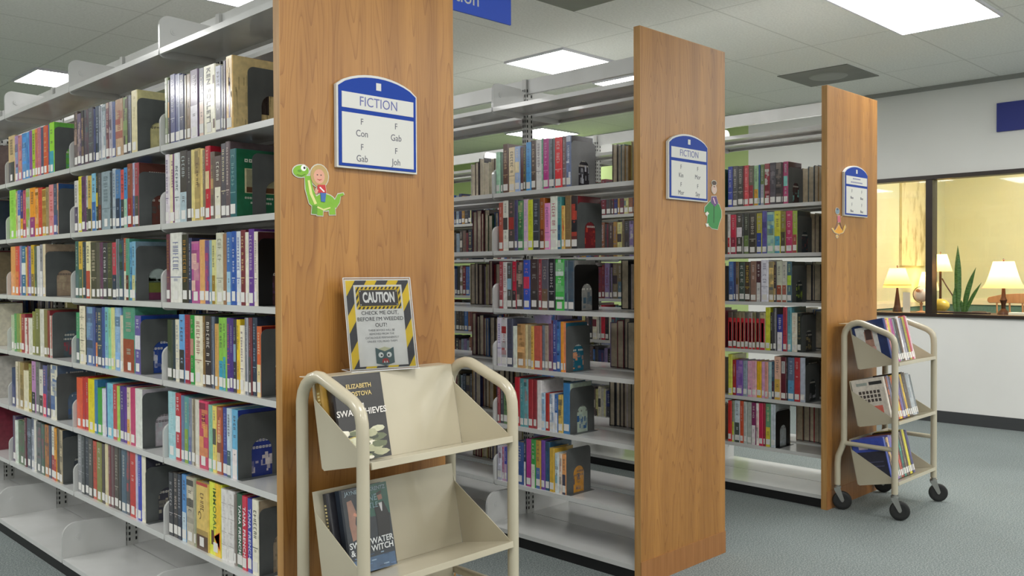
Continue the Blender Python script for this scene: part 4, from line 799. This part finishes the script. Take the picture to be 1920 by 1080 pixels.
# ---------------------------------------------------------------- caution notice in a clear holder
mac=mat('acrylic','ffffff',.03); nt=mac.node_tree; nt.nodes.remove(nt.nodes['Principled BSDF'])
tr_=nt.nodes.new('ShaderNodeBsdfTransparent'); tr_.inputs[0].default_value=(.95,.96,.97,1); g_=nt.nodes.new('ShaderNodeBsdfGlossy'); g_.inputs['Roughness'].default_value=.05
f_=nt.nodes.new('ShaderNodeFresnel'); f_.inputs['IOR'].default_value=1.6; m_=nt.nodes.new('ShaderNodeMixShader'); nt.links.new(f_.outputs[0],m_.inputs[0]); nt.links.new(tr_.outputs[0],m_.inputs[1]); nt.links.new(g_.outputs[0],m_.inputs[2]); nt.links.new(m_.outputs[0],nt.nodes['Material Output'].inputs[0])
M_acedge=mat('acrylic_edge','d8dce0',.2)
STLOC=(-1.474,-.093,1.0075)
ST=empty('caution_notice',STLOC,radians(-13.5),'clear acrylic stand holding a yellow and black CAUTION notice on the trolley','notice stand')
ST.scale=(.95,.95,.95); tl=radians(12); PW,PH=.2159,.2794
def nf(x,z,y=0): # sheet coords -> stand coords ; y is offset in front
    return (x, z*sin(tl)-y*cos(tl), .004+z*cos(tl)+y*sin(tl))
sh=MB()
def sq(b,x0,x1,z0,z1,y,col): b.quad([nf(x0,z0,y),nf(x1,z0,y),nf(x1,z1,y),nf(x0,z1,y)],lin(col) if isinstance(col,str) else col)
def spoly(b,pts,y,col): b.quad([nf(x,z,y) for x,z in pts],lin(col))
sq(sh,0,PW,0,PH,0,'dcdcd8'); sq(sh,.004,PW-.004,.004,PH-.004,.0003,'3c3c44')
Y_='e8c820'
def clipstripe(b,x0,x1,z0,z1,c,wd,y,col):
    # diagonal band  c < z + x*1.6 < c+wd  clipped to the rectangle
    poly=[(x0,z0),(x1,z0),(x1,z1),(x0,z1)]
    for sgn,cc in ((1,c),(-1,c+wd)):
        out=[]
        for i in range(len(poly)):
            p,q=poly[i],poly[(i+1)%len(poly)]; fp=sgn*(p[1]-p[0]*1.6-cc); fq=sgn*(q[1]-q[0]*1.6-cc)
            if fp>=0: out.append(p)
            if fp*fq<0: t_=fp/(fp-fq); out.append((p[0]+(q[0]-p[0])*t_,p[1]+(q[1]-p[1])*t_))
        poly=out
        if len(poly)<3: return
    spoly(b,poly,y,col)
for k in range(-5,6): clipstripe(sh,.004,PW-.004,.004,PH-.004,k*.115-.01,.055,.0005,Y_)
sq(sh,.028,PW-.028,.010,PH-.018,.0007,'e4e4e0')
bx0,bx1,bz0,bz1=.034,PW-.034,PH-.094,PH-.024
sq(sh,bx0,bx1,bz0,bz1,.0009,'282828')
for k in range(-24,24): clipstripe(sh,bx0,bx1,bz0,bz1,k*.021,.0105,.0011,Y_)
sq(sh,bx0+.008,bx1-.008,bz0+.008,bz1-.008,.0013,Y_); sq(sh,bx0+.010,bx1-.010,bz0+.010,bz1-.010,.0015,'403c40')
for xx in (bx0+.014,bx1-.014):
    for zz in (bz0+.014,bz1-.014): sq(sh,xx-.0015,xx+.0015,zz-.0015,zz+.0015,.0017,'e0e0dc')
def stext(b,txt,size,x,z,col,sx=1,off=0,sy=1):
    t_=text_mesh(txt,size,'CENTER',.0001,sx,off); t_.c=[lin(col)]*len(t_.f)
    t_.v=[nf(x+vx,z+vy*sy,.0019+vz) for vx,vy,vz in t_.v]; b.add(t_)
stext(sh,'CAUTION',.030,PW/2,(bz0+bz1)/2,'f0f0ec',.78,.0012,1.45)
stext(sh,'CHECK ME OUT,',.0165,PW/2,PH-.106,'4c4c50'); stext(sh,"BEFORE I'M WEEDED",.0165,PW/2,PH-.125,'4c4c50'); stext(sh,'OUT!',.0165,PW/2,PH-.144,'4c4c50')
for k,t_ in enumerate(['THESE BOOKS WILL BE','REMOVED FROM THE','CATALOGUE PERMANENTLY','UNLESS YOU READ THEM!']): stext(sh,t_,.0085,PW/2,PH-.160-k*.0115,'88888c')
cx=PW/2+.004
spoly(sh,[(cx-.030,.018),(cx,.010),(cx+.030,.018),(cx+.030,.066),(cx,.054),(cx-.030,.066)],.0019,'50686a')
spoly(sh,[(cx-.022,.062),(cx,.054),(cx+.022,.062),(cx,.068)],.0020,'c8c8a4')
for s in (-1,1):
    spoly(sh,[(cx+s*.0135+.0085*cos(a*pi/6),.043+.0085*sin(a*pi/6)) for a in range(12)],.0023,'e8ece8'); spoly(sh,[(cx+s*.0115+.003*cos(a*pi/6),.042+.003*sin(a*pi/6)) for a in range(12)],.0026,'202428')
spoly(sh,[(cx-.012,.019),(cx+.012,.019),(cx+.009,.030),(cx,.033),(cx-.009,.030)],.0023,'b03838'); 
for s in (-.006,.002): spoly(sh,[(cx+s,.019),(cx+s+.005,.019),(cx+s+.0025,.026)],.0026,'f0f0f0')
sh.build('printed_notice',M_paper,ST)
ac=MB()
for y in (.005,-.0025):
    ac.quad([nf(-.003,-.0,y),nf(PW+.003,-.0,y),nf(PW+.003,PH+.004,y),nf(-.003,PH+.004,y)])
ac.quad([(-.003,-.012,.0025),(PW+.003,-.012,.0025),(PW+.003,.07,.0025),(-.003,.07,.0025)])
ac.build('clear_holder',mac,ST)
ed=MB()
for (a,b) in (((-.003,0),(-.003,PH+.004)),((PW+.003,0),(PW+.003,PH+.004)),((-.003,PH+.004),(PW+.003,PH+.004))): ed.tube([nf(*a,.001),nf(*b,.001)],.0016,6)
ed.tube([(-.003,-.012,.0016),(PW+.003,-.012,.0016)],.0016,6); ed.tube([(PW+.003,-.012,.0016),(PW+.003,.07,.0016)],.0016,6); ed.tube([(-.003,-.012,.0016),(-.003,.07,.0016)],.0016,6); ed.tube([(-.003,.07,.0016),(PW+.003,.07,.0016)],.0016,6)
ed.build('holder_edge',M_acedge,ST)
# ---------------------------------------------------------------- reading room
M_bronze=mat('lamp_bronze','4a3020',.4,.3); M_wood2=mottle(mat('bench_wood','b08058',.5),'a87850','bc8c62',3,(1,8,1)); M_dkwood=mat('console_wood','3c2c24',.5)
RL=emis('unseen_reading_panel',(1,.95,.80),LAMP*1.7)  # panel out of view, added to brighten the reading room
o=empty('ceiling_light',(6.3,-.3,ZC),0,'unseen ceiling panel added to brighten the reading room','ceiling light','flat panel ceiling lights')
MB().quad([(-.3,-.6,-.012),(-.3,.6,-.012),(.3,.6,-.012),(.3,-.6,-.012)]).build('diffuser',RL,o); 
b=MB(); b.box(-.315,-.3,-.6,.6,-.016,0); b.box(.3,.315,-.6,.6,-.016,0); b.box(-.315,.315,-.615,-.6,-.016,0); b.box(-.315,.315,.6,.615,-.016,0); b.build('frame',M_lampF,o)
c=empty('console_table',(5.55,.30,0),0,'dark narrow console table behind the window, under the lamps','table')
MB().box(-.40,.40,-1.3,1.2,.885,.905).build('tabletop',M_dkwood,c)
for x in (-.37,.37):
    for y in (-1.27,1.17): MB().box(x-.025,x+.025,y-.025,y+.025,0,.885).build('leg',M_dkwood,c)
def shade_mat(name,col,glow):
    m=bpy.data.materials.new(name); m.use_nodes=True; nt=m.node_tree; nt.nodes.remove(nt.nodes['Principled BSDF'])
    t_=nt.nodes.new('ShaderNodeBsdfTranslucent'); t_.inputs[0].default_value=(*lin(col),1); d_=nt.nodes.new('ShaderNodeBsdfDiffuse'); d_.inputs[0].default_value=(*lin(col),1)
    mx=nt.nodes.new('ShaderNodeMixShader'); mx.inputs[0].default_value=.65; nt.links.new(d_.outputs[0],mx.inputs[1]); nt.links.new(t_.outputs[0],mx.inputs[2])
    e_=nt.nodes.new('ShaderNodeEmission'); e_.inputs[0].default_value=(*lin(col),1); e_.inputs[1].default_value=glow; a_=nt.nodes.new('ShaderNodeAddShader'); nt.links.new(mx.outputs[0],a_.inputs[0]); nt.links.new(e_.outputs[0],a_.inputs[1]); nt.links.new(a_.outputs[0],nt.nodes['Material Output'].inputs[0]); return m
def lamp(name,x,y,zt,prof,rt,rb,zs0,zs1,label,col,glow,power,flare=0,foot=True,trim=False):
    o=empty(name,(x,y,zt),0,label,'lamp','lit lamps in the reading room')
    MB().lathe([(r,z-zt) for r,z in prof],0,0,20).build('base',M_bronze,o,smooth=True)
    n=8; sp=[]
    for k in range(n+1):
        t_=k/n; r=rb+(rt-rb)*(t_**(1-flare*.45)); sp.append((r,zs0-zt+(zs1-zs0)*t_))
    s_=MB().lathe(sp,0,0,32,cap=False).build('lamp_shade',shade_mat('shade_'+col,col,glow),o,smooth=True)
    MB().lathe([(.006,zs1-zt-.02),(.006,zs1-zt+.012),(.010,zs1-zt+.018),(.0,zs1-zt+.028)],0,0,12).build('finial',M_bronze,o)
    if trim: MB().lathe([(rb+.001-(rb-rt)*.13,zs0-zt+.024),(rb+.001-(rb-rt)*.15,zs0-zt+.030)],0,0,32,cap=False).build('shade_trim',mat('shade_braid','b06820',.7),s_)
    L=bpy.data.lights.new('bulb','POINT'); L.energy=power; L.color=(1,.80,.50); L.shadow_soft_size=.035; lo=bpy.data.objects.new('bulb',L); COL.objects.link(lo); lo.parent=o; lo.location=(0,0,(zs0+zs1)/2-zt+.03)
lamp('table_lamp',5.70,1.245,.905,[(.042,.905),(.042,.925),(.030,.955),(.022,1.02),(.012,1.10),(.008,1.14),(.005,1.26)],.070,.130,1.135,1.322,'small lit table lamp with braided amber shade at the window’s left','eab468',.40,2.6,.0,True,True)
lamp('table_lamp',5.60,.288,.905,[(.05,.905),(.045,.93),(.018,.96),(.018,1.0),(.030,1.035),(.018,1.065),(.014,1.13),(.005,1.30)],.083,.172,1.14,1.372,'large lit table lamp with flared bell shade beside the bench','f0bc84',.42,4.2,.8)
lamp('floor_lamp',6.60,1.17,0,[(.12,0),(.12,.02),(.014,.035),(.012,1.28),(.005,1.40)],.060,.112,1.288,1.462,'lit floor lamp with thin bronze pole right of the window mullion','f0d080',.42,2.6)
lamp('floor_lamp',6.95,1.42,0,[(.11,0),(.11,.02),(.012,.035),(.012,1.08),(.005,1.2)],.060,.11,1.085,1.285,'pale lit lamp shade partly hidden behind the globe','ece0a0',.35,1)
arm=MB().tube([(6.62,1.16,1.215),(6.61,1.12,1.15),(6.60,1.06,1.06),(6.6,1.03,1.0)],.007,8).build('swing_arm',M_bronze); arm.parent=[q for q in bpy.data.objects if q.name.startswith('floor_lamp')][0]; arm.matrix_parent_inverse=Matrix.Translation((-6.60,-1.17,0))
# globe
gl_=empty('globe',(5.60,.985,.905),0,'pale desk globe with brown landmasses beside the braided table lamp','globe')
mgl=mottle(mat('globe_paper','e8d8c0',.4),'b06c40','ecdcc8',7,(1,1,1),2,0,.40,.44)
import bmesh
def sphere(r,name,m,parent,loc,sz=1,seg=24):
    bm=bmesh.new(); bmesh.ops.create_uvsphere(bm,u_segments=seg,v_segments=seg//2,radius=r)
    for v in bm.verts: v.co.z*=sz
    me=bpy.data.meshes.new(name); bm.to_mesh(me); bm.free(); me.polygons.foreach_set('use_smooth',[True]*len(me.polygons)); me.materials.append(m); o=bpy.data.objects.new(name,me); COL.objects.link(o); o.parent=parent; o.location=loc; return o
sphere(.068,'ball',mgl,gl_,(0,0,.168)); MB().lathe([(.045,0),(.045,.008),(.012,.02),(.010,.07),(.016,.085),(.006,.1)],0,0,16).build('foot',M_wood2,gl_,smooth=True)
MB().tube([(0,.075*cos(radians(a)),.168+.075*sin(radians(a))) for a in range(-80,81,16)],.003,6).build('meridian_ring',M_bronze,gl_)
# card
cd=MB().box(-.0015,.0015,-.033,.033,0,.19).box(-.02,.02,-.033,.033,0,.004).build('leaflet_card',mat('card_white','ece4d0',.7),None,(5.5,1.08,.905)); tag(cd,'tall cream card standing between the small lamp and the globe','card')
# jar
jr=sphere(.078,'yellow_jar',mottle(mat('jar_yellow','cdbd50',.3),'c0ae48','d8c860',5),None,(5.86,.905,.968),.80); tag(jr,'round mottled yellow jar on the console left of the snake plant','jar')
# planter
pl=empty('snake_plant',(5.36,.52,.905),0,'potted snake plant with upright green leaves behind the window','plant')
MB().box(-.05,.05,-.19,.24,0,.030).build('planter',M_dkwood,pl,bevel=.004)
mleaf=mottle(mat('leaf_green','3c6c2c',.4),'2c5c24','5c8840',30,(1,1,6))
def leaf(b0,mid,tip,w):
    P=[Vector(b0),Vector(mid),Vector(tip)]; b=MB(); n=12; L=[]
    for k in range(n+1):
        t_=k/n; p=P[0]*(1-t_)**2+P[1]*2*t_*(1-t_)+P[2]*t_*t_; ww=w*(.45+.55*min(1,t_*3))*(1 if t_<.6 else max(.02,1-((t_-.6)/.4)**1.6)); tw=.3*t_
        L.append([p+Vector((.25*ww*.5+.0,-ww*.5,0)),p+Vector((-.006,0,0)),p+Vector((.25*ww*.5,ww*.5,0)),p+Vector((.004+.0,0,0))])
    base=len(b.v)
    for r in L: b.v+=[tuple(q) for q in r]
    for i in range(n):
        for k in range(4): k2=(k+1)%4; b.f.append((i*4+k,i*4+k2,(i+1)*4+k2,(i+1)*4+k)); b.c.append(None)
    b.build('leaf',mleaf,pl,smooth=True)
leaf((0,.062,.02),(0,.068,.3),(0,.066,.606),.058); leaf((0,.012,.02),(0,.005,.2),(0,-.083,.415),.046); leaf((0,-.004,.02),(0,-.03,.14),(0,-.128,.285),.034); leaf((0,.085,.02),(0,.10,.12),(0,.092,.235),.034); leaf((.01,.03,.02),(0,.03,.08),(0,.035,.13),.03)
# bowl and white box
bo=MB().lathe([(.03,0),(.035,.015),(.055,.025),(.056,.032),(.03,.03),(.0,.02)],0,0,20).build('dark_bowl',M_dkwood,None,(5.45,.44,.906),smooth=True); tag(bo,'small dark bowl on the console right of the snake plant','bowl')
bxw=MB().box(-.05,.05,-.09,.09,0,.036).build('white_box',mat('box_cream','ece6cc',.6),None,(5.3,.06,.906),bevel=.002); tag(bxw,'flat cream box on the console below the bell-shaded lamp','box')
# bench
bn=empty('spindle_bench',(7.30,.05,0),0,'light wooden bench with curved top rail and spindles beyond the big lamp','bench')
pts=[(-.85,.955),(.83,.955)]+[(.86+.03*cos(radians(a)),.985+.033*sin(radians(a))) for a in range(-80,91,17)]+[(.75,1.045),(.6,1.056),(-.85,1.056)]
MB().prism(pts,lambda y,z,t:(t,y,z),-.012,.012).build('top_rail',M_wood2,bn,bevel=.004)
for k in range(14): MB().tube([(0,.78-k*.12,.45),(-.0,.80-k*.122,.96)],.009,8).build('spindle',M_wood2,bn)
MB().box(-.42,.03,-.88,.88,.42,.45).build('seat',M_wood2,bn,bevel=.006)
for x in (-.38,0):
    for y in (-.8,.8): MB().tube([(x,y,0),(x,y*.97,.42)],.018,8).build('leg',M_wood2,bn)
# wall hanging
wh=MB().box(6.51,7.19,1.522,1.548,1.35,2.265).build('wall_hanging',mottle(mat('birch_cloth','d8c88c',.8),'b0a070','dcd2a4',5,(2.2,2.2,.9),6,0,.34,.52)); tag(wh,'tall pale bark-patterned textile panel on the reading room wall','wall hanging')
